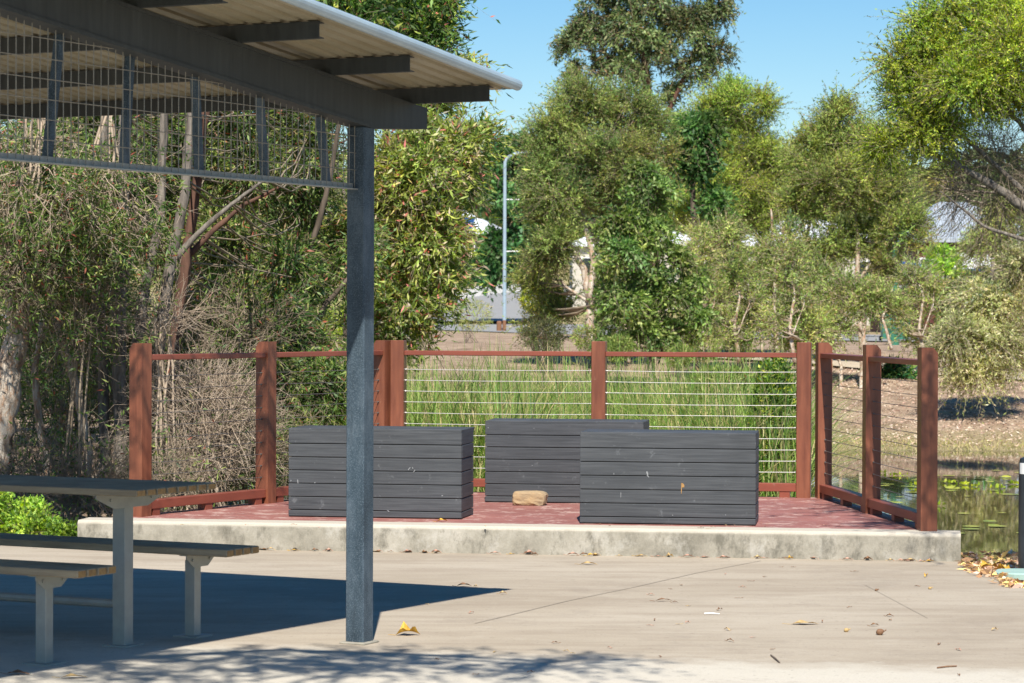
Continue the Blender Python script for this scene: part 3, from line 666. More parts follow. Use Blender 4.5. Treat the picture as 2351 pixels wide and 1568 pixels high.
tree('understorey_tree', 'low leafy understorey tree between the grey trunks and the steel post', 'tree', 24.8, [([(480, 1080), (500, 900), (520, 760), (560, 640)], .03, .012), ([(490, 980), (430, 820), (400, 700)], .02, .01)], [blob(480, 690, 110, 70, 24.6, .9), blob(600, 720, 110, 60, 24.8, .9), blob(660, 600, 90, 70, 25.2, .9), blob(540, 560, 90, 50, 25.2, .6), blob(430, 850, 90, 60, 24.4, .6), blob(350, 560, 60, 70, 24.4, .4), blob(560, 830, 110, 60, 24.2, .8), blob(180, 720, 90, 80, 24.2, .7), blob(260, 860, 90, 80, 24.4, .8)], 'bark', F_L(2700))
tree('paperbark_tree', 'slender grey stem left of the grey pair, behind the dead twigs', 'tree', 22.6,
     [([(245, 1120), (238, 960), (236, 800), (226, 690), (222, 560), (236, 420), (240, 260), (246, 90)], .05, .03)],
     [blob(300, 300, 140, 110, 25, 1), blob(230, 180, 160, 120, 25.2, 1)], 'bark', F_L(1500))
tree('paperbark_tree', 'straight grey trunk rising behind the first fence post', 'tree', 22.5,
     [([(278, 1110), (276, 940), (274, 780), (276, 640), (284, 500), (280, 350), (290, 150), (300, 40)], .062, .035), ([(276, 780), (250, 640), (236, 520), (225, 440)], .03, .015), ([(276, 700), (310, 560), (345, 470)], .03, .014)],
     [blob(400, 250, 160, 130, 26, 1.2), blob(350, 480, 110, 70, 26.2, .6), blob(450, 380, 120, 90, 26.5, .8)], 'bark', F_L(1900))
tree('paperbark_tree', 'forked grey trunk spreading up behind the left balustrade panel', 'tree', 22.7,
     [([(315, 1100), (312, 930), (316, 800), (326, 700), (346, 590), (368, 500), (372, 400), (380, 200), (392, 60)], .06, .03), ([(338, 1080), (346, 930), (362, 800), (378, 690), (400, 570), (424, 440), (436, 300), (452, 100)], .062, .035), ([(396, 600), (460, 530), (530, 470), (610, 410)], .03, .012)],
     [blob(560, 380, 150, 100, 25.6, 1.1), blob(540, 240, 170, 110, 25.8, 1.1), blob(650, 450, 110, 80, 26.2, .8), blob(700, 360, 110, 100, 26, .8)], 'bark', F_L(2300))
tree('paperbark_tree', 'rusty red-brown trunk leaning right in the shade of the grove', 'tree', 23.4,
     [([(380, 1000), (398, 840), (412, 700), (428, 590), (446, 470), (462, 330), (484, 140)], .058, .035), ([(428, 590), (500, 520), (560, 470), (640, 430)], .03, .012)],
     [blob(600, 560, 150, 80, 27.6, .8), blob(500, 620, 130, 80, 27.8, .7), blob(740, 540, 90, 90, 27, .7), blob(620, 660, 130, 70, 27.4, .6)], 'barkred', F_L(2300))
tree('paperbark_tree', 'leaning dark branches with leaves hanging just left of the steel post', 'tree', 25.4,
     [([(560, 1000), (590, 860), (640, 740), (690, 620), (730, 520), (760, 400), (790, 200)], .045, .02), ([(690, 900), (712, 790), (745, 700), (800, 640), (860, 590)], .035, .016)],
     [blob(700, 780, 100, 70, 25, .6), blob(760, 960, 90, 130, 24.4, 1.1), blob(700, 1040, 80, 80, 24, .7), blob(660, 880, 80, 80, 24.6, .5), blob(800, 560, 60, 90, 25.8, .5)], 'barkdark', F_L(2300))
tree('paperbark_tree', 'big sunlit paperbark crown right of the steel post with reddish new leaves', 'tree', 27.5,
     [([(850, 1080), (850, 900), (862, 760), (880, 620), (900, 480), (890, 330), (860, 120)], .07, .035), ([(862, 720), (930, 620), (990, 520), (1030, 420)], .035, .015), ([(870, 660), (800, 480), (760, 330)], .03, .015), ([(890, 440), (960, 300), (1010, 180)], .03, .012)],
     [blob(935, 400, 105, 110, 27, 1.4), blob(1010, 350, 90, 80, 27.2, 1), blob(1056, 380, 48, 72, 27.4, .45), blob(1095, 320, 34, 26, 27.4, .09), blob(1105, 290, 22, 16, 27.4, .04), blob(965, 540, 95, 90, 27, 1.2), blob(1008, 520, 46, 72, 27.2, .45), blob(925, 690, 95, 90, 27, 1.1), blob(996, 640, 56, 72, 27.1, .5),
      blob(870, 780, 55, 50, 27, .4), blob(960, 740, 50, 40, 27, .3), blob(990, 230, 50, 60, 27.6, .35), blob(880, 560, 70, 120, 27.2, .8), blob(1068, 160, 24, 26, 27.5, .06)],
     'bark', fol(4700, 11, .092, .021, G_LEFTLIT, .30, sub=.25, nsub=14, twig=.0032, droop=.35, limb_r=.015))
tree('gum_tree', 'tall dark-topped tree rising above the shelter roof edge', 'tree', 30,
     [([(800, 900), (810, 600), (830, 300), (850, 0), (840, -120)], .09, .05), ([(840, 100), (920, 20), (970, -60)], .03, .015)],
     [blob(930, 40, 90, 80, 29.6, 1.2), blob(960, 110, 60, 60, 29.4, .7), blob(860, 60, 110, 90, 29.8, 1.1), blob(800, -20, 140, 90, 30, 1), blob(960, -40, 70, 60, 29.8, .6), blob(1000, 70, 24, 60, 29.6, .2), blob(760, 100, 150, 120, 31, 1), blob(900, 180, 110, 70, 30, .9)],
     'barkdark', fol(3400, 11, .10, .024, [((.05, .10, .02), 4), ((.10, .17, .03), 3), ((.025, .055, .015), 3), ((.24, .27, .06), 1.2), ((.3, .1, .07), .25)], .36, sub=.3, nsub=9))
# background leaf wall behind the grove: two further trees
tree('broadleaf_tree', 'yellow-green sunlit tree glimpsed through the middle of the grove', 'tree', 34,
     [([(560, 900), (570, 700), (560, 500), (540, 300)], .08, .04)],
     [blob(560, 520, 150, 120, 34, 1.2), blob(450, 600, 130, 110, 34.5, 1), blob(640, 620, 120, 120, 34, 1), blob(560, 740, 200, 80, 34.5, 1), blob(330, 400, 140, 160, 35, 1.2), blob(520, 300, 220, 110, 35, 1.2)],
     'barkdark', fol(3800, 10, .09, .024, G_PALE, .36, sub=.33, nsub=9))
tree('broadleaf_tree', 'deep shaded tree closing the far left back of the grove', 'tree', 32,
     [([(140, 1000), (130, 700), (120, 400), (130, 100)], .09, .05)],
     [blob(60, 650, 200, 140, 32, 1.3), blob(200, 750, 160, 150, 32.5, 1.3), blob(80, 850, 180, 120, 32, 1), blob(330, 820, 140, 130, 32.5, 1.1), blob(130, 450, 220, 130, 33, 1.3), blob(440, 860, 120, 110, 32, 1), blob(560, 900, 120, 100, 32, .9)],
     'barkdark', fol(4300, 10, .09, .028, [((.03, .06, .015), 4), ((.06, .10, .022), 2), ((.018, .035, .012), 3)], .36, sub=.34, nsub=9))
def shade(name, label, cat, Y, trunks, blobs, f): return tree(name, label, cat, Y, trunks, blobs, 'bark', f)

# --- dead twig thickets -----------------------------------------------------
def thicket(name, label, px, py, rx, ry, Y, n, m='dead', seg=4, L=.45, r=.0038, leaves=None, up=.5, group='dead twiggy shrubs behind the left balustrade', cat='dead shrub', leafn=0, deep=.9, root=None):
    c, rr, _ = blob(px, py, rx, ry, Y, 1, deep); rr = np.array(rr); R = RNG
    basez = ground_z(c[0], c[1]); own = root is None; root = thing(name, (c[0], c[1], basez), label, cat, group) if own else root
    mb = MB(); ns = max(6, n // 40); base = c + np.stack([R.uniform(-.6, .6, ns) * rr[0], R.uniform(-.6, .6, ns) * rr[1], np.zeros(ns)], 1); base[:, 2] = basez - .05 if up > -.4 else c[2] + rr[2] + .6
    top = c + in_ball(ns, R, .2) * rr * .6
    if up <= -.4: base[:, :2] = c[:2] + (base[:, :2] - c[:2]) * .3; root.location = [c[0], c[1], c[2]]; root['_o'] = [float(q) for q in c]
    for b_, t_ in (zip(base, top) if own else ()):
        k = np.linspace(0, 1, 6)[:, None]; pts = b_ * (1 - k) + t_ * k + R.normal(size=(6, 3)) * .02 * np.sin(k * 3.14)
        V, Q = prisms(pts[:-1], pts[1:], r * 3, r * 2.4, 5); mb.bulk(V, Q)
    P = c + in_ball(n, R, .05) * rr; D = nrm(nrm(P - c) * .5 + R.normal(size=(n, 3)) * .75 + [0, 0, up])
    tips = []
    for k in range(seg):
        l = L / seg * R.uniform(.6, 1.4, (n, 1)); P2 = P + D * l; V, Q = prisms(P, P2, r * (1 - k / seg * .75), r * (1 - (k + 1) / seg * .75)); mb.bulk(V, Q)
        m_ = R.random(n) < .6; D2 = nrm(D[m_] + R.normal(size=(m_.sum(), 3)) * .6); E = P2[m_] + D2 * l[m_] * 1.1; V, Q = prisms(P2[m_], E, r * .5, r * .22); mb.bulk(V, Q); tips.append(E)
        P = P2; D = nrm(D + R.normal(size=(n, 3)) * .3 - [0, 0, .08])
    mb.build('twigs' if own else name, M[m], root)
    if leafn:
        T = np.concatenate(tips); T = T[R.integers(0, len(T), leafn)] + R.normal(size=(leafn, 3)) * .02
        lb = MB(); V, Q = leafquads(T, R.normal(size=(leafn, 3)), .062 * R.uniform(.6, 1.3, leafn), .014, R); lb.bulk(V, Q, np.repeat(palette(leafn, leaves or G_LEFT) * 1.0, 4, 0)); lb.build('leaves', M['leaf'], root)
    return root
thicket('dead_shrub', 'bleached tangle of dead twigs filling the first left balustrade panel', 465, 985, 125, 135, 22.6, 900, leafn=500)
thicket('dead_shrub', 'grey brushwood in the shade between the thick pale trunk and first fence post', 170, 960, 130, 150, 23.4, 420, 'twig', leafn=3200)
thicket('dead_shrub', 'low dark brushwood behind the picnic tabletop', 200, 1120, 260, 60, 21.7, 500, 'twig', leafn=1500)
thicket('dead_shrub', 'dark brushwood at the foot of the thick pale trunk', 60, 1080, 100, 90, 22.9, 260, 'twig', leafn=800)
thicket('dead_shrub', 'spray of pale dead twigs halfway up in front of the grey trunks', 375, 740, 60, 45, 22.2, 110, leafn=0)
thicket('dead_shrub', 'brown twigs with a few fresh leaves above the left top rail', 530, 770, 130, 65, 23.8, 260, 'twig', leafn=1500)
thicket('dead_shrub', 'brown brushwood low behind the second left balustrade panel', 600, 1060, 110, 90, 23.2, 380, 'twig', leafn=2200)
thicket('dead_shrub', 'mesh of hanging pinkish grey twigs in the upper left of the grove', 100, 430, 130, 140, 21.5, 360, 'dead', up=-.6, leafn=8000)
thicket('dead_shrub', 'drooping leafy twigs hanging over the slim grey stem under the mesh screen', 250, 450, 90, 110, 21.7, 200, 'dead', up=-.6, leafn=4200)
thicket('dead_shrub', 'hanging grey-green twigs beside the top of the thick peeling trunk', 40, 600, 90, 60, 21.5, 220, 'twig', up=-.6, leafn=1300)
thicket('dead_shrub', 'fine leafy twigs around the slim beige leaning stem', 180, 680, 90, 110, 22.0, 260, 'twig', up=-.2, leafn=2300)
thicket('dead_shrub', 'leafless twiggy shrub in the deep shade behind the grey trunks', 330, 900, 110, 120, 24.2, 300, 'twig')

# --- bright ground cover at the lower left ---------------------------------
def mound(name, label, cat, px, py, rx, ry, Y, n, L, W, pal, ds=.8, leaf='leaf', kind=None, group=None, stems=True):
    c, rr, _ = blob(px, py, rx, ry, Y, 1, ds); rr = np.array(rr); R = RNG; gz = ground_z(c[0], c[1])
    root = thing(name, (c[0], c[1], gz), label, cat, group)
    P = c + in_ball(n, R, .5) * rr; P[:, 2] = np.maximum(P[:, 2], gz + .01 + R.uniform(0, .03, n)); mb = MB()
    A = nrm(P - c) * .5 + R.normal(size=(n, 3)) * .6 + [0, 0, .25]
    V, Q = leafquads(P, A, L * R.uniform(.6, 1.3, n), W * R.uniform(.7, 1.2, n), R); mb.bulk(V, Q, np.repeat(palette(n, pal), 4, 0)); mb.build('foliage', M[leaf], root)
    ns = max(12, n // 60); b0 = np.array([c[0], c[1], gz - .02]) + R.normal(size=(ns, 3)) * [rr[0] * .25, rr[1] * .25, 0]; T = c + in_ball(ns, R, .4) * rr * .9; sb = MB()
    V, Q = prisms(b0, (b0 + T) / 2 + R.normal(size=(ns, 3)) * .03, .006, .004, 4); sb.bulk(V, Q); V, Q = prisms((b0 + T) / 2 + 0, T, .004, .002, 4); sb.bulk(V, Q); sb.build('stems', M['twig_dark'], root)
    return root
tree('ground_cover_plant', 'low loose lime green leafy ground cover beyond the bench at the left edge', 'plant', 19.3, [([(10, 1235), (14, 1200), (20, 1170)], .008, .004), ([(60, 1235), (66, 1205)], .008, .004), ([(110, 1240), (112, 1215)], .006, .003)],
     [blob(-20, 1175, 60, 45, 19.3, 1), blob(20, 1165, 45, 34, 19.5, .8), blob(50, 1200, 50, 34, 19.3, .9), blob(95, 1212, 40, 24, 19.2, .6), blob(140, 1224, 30, 15, 19.1, .35), blob(70, 1180, 24, 20, 19.5, .25)], 'bark', fol(1500, 7, .034, .022, G_LIME, .09, sub=.3, nsub=16, twig=.0015, droop=.1, lift=.6, limb_r=.004))

# --- reeds in the pond behind the deck --------------------------------------
def reeds(name, label, n, xr, yr, hr, pal, wid=.012, kind='stuff', bend=.35, edge=0):
    R = RNG; Y = R.uniform(yr[0], yr[1], n); px = R.uniform(xr[0], xr[1], n); B = np.stack([(px - CX) / F * Y, Y, np.full(n, -.62)], 1)
    clump = .85 + .22 * np.sin(B[:, 0] * 2.3 + B[:, 1] * .9) + .1 * np.sin(B[:, 0] * 7.1 + B[:, 1] * 3)
    H = R.uniform(hr[0], hr[1], n) * clump + .62; th = R.uniform(0, 6.28, n); dirn = np.stack([np.cos(th), np.sin(th), np.zeros(n)], 1); bd = H * R.gamma(2, bend / 4, n)
    side = np.stack([-np.sin(th + R.normal(size=n) * .8), np.cos(th), np.zeros(n)], 1); side = nrm(side)
    K = 5; VV = np.zeros((n, K * 2, 3)); W_ = wid * R.uniform(.6, 1.4, n)
    for k in range(K):
        t = k / (K - 1); c = B + dirn * (bd * t ** 2.4)[:, None] + np.array([0, 0, 1.]) * (H * t - bd * .35 * t ** 4)[:, None]; wk = (W_ * (1 - t ** 2.2) * .5 + .0008)[:, None]
        VV[:, 2 * k] = c - side * wk; VV[:, 2 * k + 1] = c + side * wk
    Q = np.array([[2 * k, 2 * k + 1, 2 * k + 3, 2 * k + 2] for k in range(K - 1)]); Q = (Q[None] + (np.arange(n) * K * 2)[:, None, None]).reshape(-1, 4)
    C = palette(n, pal); mb = MB(); mb.bulk(VV.reshape(-1, 3), Q, np.repeat(C, K * 2, 0))
    return tag(mb.build(name, M['leaf']), label, None, None, kind)
G_REED = [((.13, .21, .045), 4), ((.20, .26, .07), 3.5), ((.06, .11, .03), 1.6), ((.34, .29, .14), 2.6), ((.28, .25, .11), 1.6)]
reeds('reeds', None, 17000, (780, 1830), (23.2, 31), (.82, 1.34), G_REED, wid=.015, bend=.8)
reeds('reeds', None, 6500, (880, 1850), (23.0, 29), (.3, 1.15), G_REED, wid=.014, bend=1.1)
def mound_stuff(): pass
mound('waterside_shrub', 'leafy dark green shrub with yellow tips beside the right rear fence post', 'shrub', 1780, 960, 58, 150, 23.6, 2600, .06, .022, [((.07, .13, .025), 4), ((.14, .2, .03), 3), ((.3, .32, .04), 1), ((.04, .07, .02), 2)])
mound('waterside_shrub', 'green leafy shrub growing through the reeds left of the right rear post', 'shrub', 1660, 900, 90, 60, 26, 2200, .07, .024, G_OLIVE)
# lily pads
def pads(n):
    R = RNG; mb = MB(); k = 0
    while k < n:
        x, y = R.uniform(1.9, 7.5), R.uniform(22, 37); q = math.sin(x * 1.7 + y * .7) + math.sin(x * .8 - y * .5 + 1)
        if q < .1 and R.random() < .8: continue
        r = R.uniform(.04, .10); t0 = R.uniform(0, 6); V = [(x, y, -.494)]
        tilt = R.normal() * .12 if R.random() < .3 else 0
        for j in range(10): a = t0 + j / 9 * 5.9; V.append((x + math.cos(a) * r, y + math.sin(a) * r, -.494 + max(0, math.sin(a) * tilt) * r + .002))
        mb.add(V, [(0, j, j + 1) for j in range(1, 10)]); k += 1
    m, t, p, o = newmat('lily_pad'); n_ = noise(t, coords(t), 7, 3); t.links.new(ramp(t, n_, [(.35, (.16, .22, .03)), (.6, (.42, .42, .05))]), p.inputs['Base Color']); p.inputs['Roughness'].default_value = .4
    tag(mb.build('lily_pads', m), kind='stuff')
pads(150)
R_ = RNG; k = 14
for i in range(9):
    px, py = [(2060, 1090), (2105, 1115), (2180, 1108), (2215, 1112), (2235, 1116), (2290, 1120), (2150, 1160), (2020, 1085), (2330, 1110)][i]; p = at_z(px, py, -.49)
    mb = MB(); n = 14; B = p + R_.normal(size=(n, 3)) * [.05, .05, 0]; A = R_.normal(size=(n, 3)) * .5 + [0, 0, .7]; V, Q = leafquads(B, A, .06 * R_.uniform(.6, 1.2, n), .035, R_)
    mb.bulk(V, Q, np.repeat(palette(n, [((.30, .33, .02), 2), ((.18, .25, .02), 1)]), 4, 0)); o = mb.build('water_plant', M['leaf'], origin=p)
    tag(o, 'small yellow-green tuft of water plant standing among the lily pads', 'water plant', 'yellow-green tufts on the pond')
# --- far-bank trees ----------------------------------------------------------
GM = 'paperbark trees along the far bank'
FM = lambda n, pal, **k: fol(int(n * 1.5), 13, .075, .021, pal, .40, **{**dict(sub=.21, nsub=19, twig=.0042, droop=.12, lift=.55, limb_r=.024, spread=.9), **k})
tree('paperbark_tree', 'large olive green paperbark with forked pale trunk left of the bright green broadleaf tree', 'tree', 54,
     [([(1358, 800), (1352, 740), (1352, 690), (1340, 620), (1318, 580), (1285, 530), (1268, 490), (1290, 380), (1330, 300)], .14, .05), ([(1350, 690), (1362, 600), (1342, 520), (1330, 450), (1380, 330)], .10, .05), ([(1360, 700), (1300, 660), (1270, 620)], .05, .02)],
     [blob(1350, 235, 75, 60, 54, .9), blob(1440, 250, 90, 65, 54.5, 1.1), blob(1500, 330, 80, 80, 54.5, 1), blob(1400, 360, 110, 80, 53.5, 1.2), blob(1280, 300, 80, 70, 54, .9), blob(1256, 370, 56, 78, 53.8, .8), blob(1300, 440, 90, 70, 53.5, .8), blob(1258, 480, 46, 70, 53.8, .5), blob(1430, 460, 90, 60, 54, .7), blob(1232, 590, 38, 56, 53.8, .35), blob(1400, 580, 40, 60, 54, .2), blob(1280, 560, 60, 60, 53.6, .45), blob(1250, 650, 60, 40, 54.5, .35), blob(1400, 700, 50, 70, 54.5, .4), blob(1300, 720, 70, 40, 54.5, .35), blob(1420, 520, 70, 60, 55, .6), blob(1232, 430, 24, 46, 54, .2)],
     'paper', FM(5600, G_OLIVE), GM, leaf='needle')
tree('paperbark_tree', 'yellow-topped paperbark behind and right of the bright green broadleaf tree', 'tree', 60,
     [([(1700, 800), (1700, 680), (1694, 560), (1700, 430), (1690, 300)], .12, .05), ([(1640, 800), (1650, 640), (1630, 520)], .06, .03)],
     [blob(1690, 240, 52, 60, 60, .8), blob(1750, 240, 36, 34, 60, .3), blob(1640, 250, 42, 34, 60, .3), blob(1700, 330, 75, 60, 60, .9), blob(1660, 420, 90, 70, 59.5, 1), blob(1760, 400, 60, 80, 60, .8), blob(1620, 490, 80, 50, 59, .8), blob(1740, 520, 60, 50, 60, .35), blob(1580, 330, 50, 70, 61, .6), blob(1570, 450, 60, 60, 61, .6), blob(1810, 400, 50, 60, 61, .5), blob(1800, 500, 60, 50, 61, .5)],
     'paper', FM(4600, [((.18, .245, .04), 4), ((.125, .18, .035), 3), ((.27, .31, .065), 2), ((.19, .14, .07), .5)]), GM, leaf='needle')
tree('paperbark_tree', 'sparse pale paperbark with thin leaning stems in the middle of the far bank', 'tree', 53,
     [([(1590, 830), (1600, 740), (1640, 640), (1650, 540)], .06, .03), ([(1700, 830), (1690, 740), (1660, 660)], .05, .02), ([(1780, 830), (1772, 720), (1776, 600), (1770, 480)], .07, .03), ([(1745, 830), (1740, 730), (1760, 640)], .05, .02)],
     [blob(1650, 560, 70, 50, 53, .8), blob(1720, 620, 70, 50, 53, .6), blob(1640, 680, 60, 60, 53, .4), blob(1780, 560, 60, 60, 53, .6), blob(1800, 690, 60, 60, 53, .5), blob(1720, 740, 70, 50, 53, .45)],
     'paper', FM(1350, G_PALE), GM, leaf='needle', twigm='dead')
tree('paperbark_tree', 'broad paperbark with white upright trunk behind the right rear fence post', 'tree', 56,
     [([(1972, 840), (1968, 740), (1962, 640), (1966, 550), (1950, 430), (1930, 320)], .12, .05), ([(1972, 760), (1910, 700), (1880, 640), (1850, 560)], .05, .02), ([(1966, 640), (2020, 560), (2050, 480)], .05, .02), ([(1900, 830), (1890, 760), (1902, 680)], .05, .02)],
     [blob(1925, 285, 58, 60, 56, .8), blob(1860, 350, 65, 60, 56, .9), blob(1990, 350, 75, 70, 56, 1), blob(1930, 420, 100, 70, 55.5, 1.2), blob(2050, 440, 75, 75, 56, .9), blob(1850, 470, 70, 60, 56, .8), blob(2075, 530, 55, 60, 55.5, .7), blob(1980, 540, 70, 50, 56, .5), blob(1900, 570, 70, 60, 56, .6), blob(2030, 620, 45, 50, 55.5, .3), blob(1850, 640, 50, 60, 55.5, .4)],
     'paper', FM(5200, [((.17, .215, .05), 4), ((.24, .275, .07), 3), ((.11, .15, .035), 2.5), ((.25, .18, .09), .8)]), GM, leaf='needle')
tree('paperbark_tree', 'low sparse paperbark with several white stems at the pond edge behind the right balustrade', 'tree', 50,
     [([(1968, 900), (1972, 860), (1976, 800), (1984, 720), (1960, 650)], .10, .04), ([(1920, 900), (1926, 840), (1912, 780)], .06, .03), ([(2035, 800), (2020, 730), (2050, 660)], .05, .02)],
     [blob(1900, 760, 60, 45, 50, .5), blob(2000, 700, 60, 45, 50, .5), blob(2040, 715, 50, 40, 50, .35), blob(1940, 670, 60, 40, 50, .4), blob(1850, 760, 50, 55, 49, .5)],
     'paper', FM(800, G_PALE), GM, leaf='needle', twigm='dead')
for i_, (px_, Y_, h_, lb_) in enumerate(((1610, 51, 240, 'thin pale sapling just right of the bright green broadleaf tree'), (1690, 52, 200, 'thin pale sapling below the yellow-topped paperbark'), (1815, 49, 230, 'thin pale sapling left of the right rear fence post, with sparse leaves'), (1880, 51, 210, 'thin pale sapling just behind the right rear fence post'), (2110, 53, 190, 'sparse sapling between the green pole and the weeping shrub'), (1440, 55, 230, 'grey-green sapling behind the bright green broadleaf tree'), (1245, 55, 220, 'sparse sapling left of the forked pale trunk'))):
    tree('paperbark_sapling', lb_, 'sapling', Y_, [([(px_, 830), (px_ - 8, 750), (px_ + 6, 680), (px_ - 4, 830 - h_)], .06, .02), ([(px_ - 5, 770), (px_ + 26, 700), (px_ + 34, 660)], .02, .008)],
         [blob(px_, 830 - h_, 42, 40, Y_, .6), blob(px_ + 26, 690, 42, 44, Y_, .7), blob(px_ - 26, 740, 44, 40, Y_, .6), blob(px_ + 12, 780, 52, 28, Y_, .5), blob(px_ - 10, 640, 36, 36, Y_, .5)], 'paper', FM(330, [G_PALE, G_OLIVE][i_ % 2]), 'slim saplings along the far bank', leaf='needle', twigm='dead')
tree('broadleaf_tree', 'bright green glossy broadleaf tree standing behind the middle rear fence post', 'tree', 48,
     [([(1500, 900), (1490, 760), (1480, 620), (1470, 480)], .07, .03), ([(1560, 880), (1550, 800), (1520, 700)], .04, .02)],
     [blob(1475, 400, 40, 36, 48, .45), blob(1400, 540, 34, 26, 48, .3), blob(1545, 590, 34, 26, 48, .3), blob(1395, 660, 30, 24, 47.8, .3), blob(1600, 640, 26, 22, 48, .2), blob(1405, 780, 40, 26, 47.8, .35), blob(1500, 450, 60, 45, 48, .7), blob(1430, 500, 50, 40, 48, .6), blob(1500, 540, 70, 45, 48, .8), blob(1430, 590, 50, 45, 47.8, .6), blob(1490, 640, 70, 40, 48, .7), blob(1550, 680, 60, 45, 48, .7), blob(1430, 700, 58, 40, 47.8, .7), blob(1480, 760, 70, 35, 48, .6), blob(1560, 760, 70, 35, 48, .6), blob(1620, 740, 30, 40, 48, .25)],
     'bark', fol(2500, 9, .105, .042, G_BRIGHT, .26, sub=.24, nsub=12, twig=.005, droop=.6))
tree('broadleaf_tree', 'dark glossy green tree showing between the olive and yellow-topped paperbarks', 'tree', 57,
     [([(1590, 800), (1596, 600), (1590, 400)], .10, .05)],
     [blob(1588, 310, 42, 44, 57, 1), blob(1562, 365, 34, 30, 57, .6), blob(1630, 285, 30, 26, 57, .4), blob(1610, 385, 30, 26, 57, .4), blob(1650, 470, 24, 34, 57, .3)],
     'barkdark', fol(900, 10, .13, .06, [((.05, .11, .028), 4), ((.08, .15, .04), 3), ((.03, .065, .02), 2)], .36, sub=.34, nsub=8, twig=.006))
tree('gum_tree', 'tall gum tree with clumpy drooping foliage against the blue sky', 'tree', 82,
     [([(1500, 700), (1500, 500), (1492, 300), (1480, 140), (1450, -40)], .22, .09), ([(1496, 340), (1560, 200), (1620, 60), (1640, -60)], .09, .04), ([(1496, 260), (1400, 140), (1340, 30)], .08, .03)],
     [blob(1360, 40, 62, 55, 82, .8), blob(1310, 100, 36, 30, 82, .3), blob(1350, 150, 55, 30, 82, .35), blob(1440, 60, 70, 60, 82, 1), blob(1430, 160, 55, 45, 82, .7), blob(1500, 110, 60, 60, 82, .9), blob(1510, 0, 70, 60, 82, .9), blob(1590, 60, 60, 55, 82, .9), blob(1640, 0, 50, 40, 82, .5), blob(1600, 150, 60, 40, 82, .5), blob(1650, 120, 32, 40, 82, .22), blob(1560, 210, 36, 30, 82, .25), blob(1420, -40, 120, 40, 82, .8), blob(1600, -50, 110, 40, 82, .7)],
     'barkred', fol(3300, 12, .15, .05, G_GUM, .42, sub=.24, nsub=12, twig=.009, droop=.45, lift=.1, limb_r=.03), leaf='leaf')
tree('broadleaf_tree', 'dense dark green street tree beside the tall lamp post', 'tree', 158,
     [([(1150, 640), (1165, 560), (1170, 480)], .2, .1)],
     [blob(1180, 370, 55, 55, 158, 1), blob(1160, 450, 42, 50, 158, .8), blob(1195, 500, 40, 60, 158, .7), blob(1138, 565, 34, 34, 158, .5), blob(1105, 605, 50, 34, 158, .6), blob(1170, 590, 50, 40, 158, .7)],
     'barkdark', fol(1700, 10, .34, .20, [((.05, .12, .035), 4), ((.03, .07, .022), 3), ((.08, .16, .05), 2)], .8, sub=.34, nsub=9, twig=.02, limb_r=.05))
# right-hand tree: bright foliage above, bare fine branches below
bt_ = tree('bottlebrush_tree', 'bright yellow-green tree leaning in from the upper right with bare grey lower branches', 'tree', 34,
     [([(2760, 940), (2640, 760), (2520, 620), (2400, 510), (2290, 430), (2180, 370), (2090, 330)], .13, .02), ([(2520, 620), (2440, 420), (2340, 280), (2220, 190)], .06, .015), ([(2640, 760), (2480, 560), (2340, 430), (2200, 300), (2090, 240)], .06, .012),
      ([(2520, 640), (2380, 560), (2260, 520), (2160, 440)], .04, .01), ([(2480, 560), (2440, 300), (2380, 120), (2300, 0)], .06, .02)],
     [blob(2060, 130, 50, 50, 34, .45), blob(2090, 220, 65, 50, 34, .8), blob(2150, 130, 80, 60, 34, 1), blob(2240, 60, 90, 70, 34, 1), blob(2330, 130, 90, 80, 33.5, 1.2), blob(2240, 190, 90, 60, 33.5, 1.2), blob(2120, 290, 80, 45, 33.8, .9), blob(2340, 20, 90, 60, 34, 1), blob(2040, 330, 40, 30, 34, .25), blob(2160, 10, 60, 50, 34, .4), blob(2330, 240, 90, 50, 34, .7), blob(2100, 60, 50, 40, 34, .2)],
     'bark', fol(6200, 15, .055, .016, G_RIGHT, .34, sub=.34, nsub=12, twig=.0035, droop=.15, limb_r=.014, lift=.15), leaf='leaf')
thicket('bare_branches', None, 2280, 400, 120, 90, 34.5, 620, 'twig', L=1.0, r=.0045, up=-.05, root=bt_)
# right-hand shrubs
SH = lambda n, pal, **k: fol(n, 13, .085, .022, pal, .42, **{**dict(sub=.34, nsub=9, twig=.005, droop=.9, limb_r=.02), **k})
tree('weeping_shrub', 'pale grey-green weeping shrub at the right edge above the litter bank', 'shrub', 46,
     [([(2300, 880), (2290, 800), (2270, 700), (2280, 600)], .06, .03)],
     [blob(2280, 690, 70, 60, 46, 1), blob(2200, 780, 60, 60, 45.6, .8), blob(2300, 800, 70, 70, 45.6, 1), blob(2240, 850, 60, 30, 45.5, .4), blob(2340, 620, 50, 70, 46, .6)],
     'bark', SH(2400, [((.23, .24, .10), 4), ((.17, .19, .07), 3), ((.36, .33, .2), 2)], droop=.5, sub=.28, nsub=12), leaf='needle', twigm='dead')
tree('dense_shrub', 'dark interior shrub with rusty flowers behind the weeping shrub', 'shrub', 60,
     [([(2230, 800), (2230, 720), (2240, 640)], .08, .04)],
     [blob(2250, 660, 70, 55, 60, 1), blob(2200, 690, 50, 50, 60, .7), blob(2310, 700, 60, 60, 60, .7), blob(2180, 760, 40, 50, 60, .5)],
     'barkdark', SH(1500, [((.05, .08, .022), 4), ((.10, .13, .03), 3), ((.3, .16, .05), .5)]), leaf='needle')
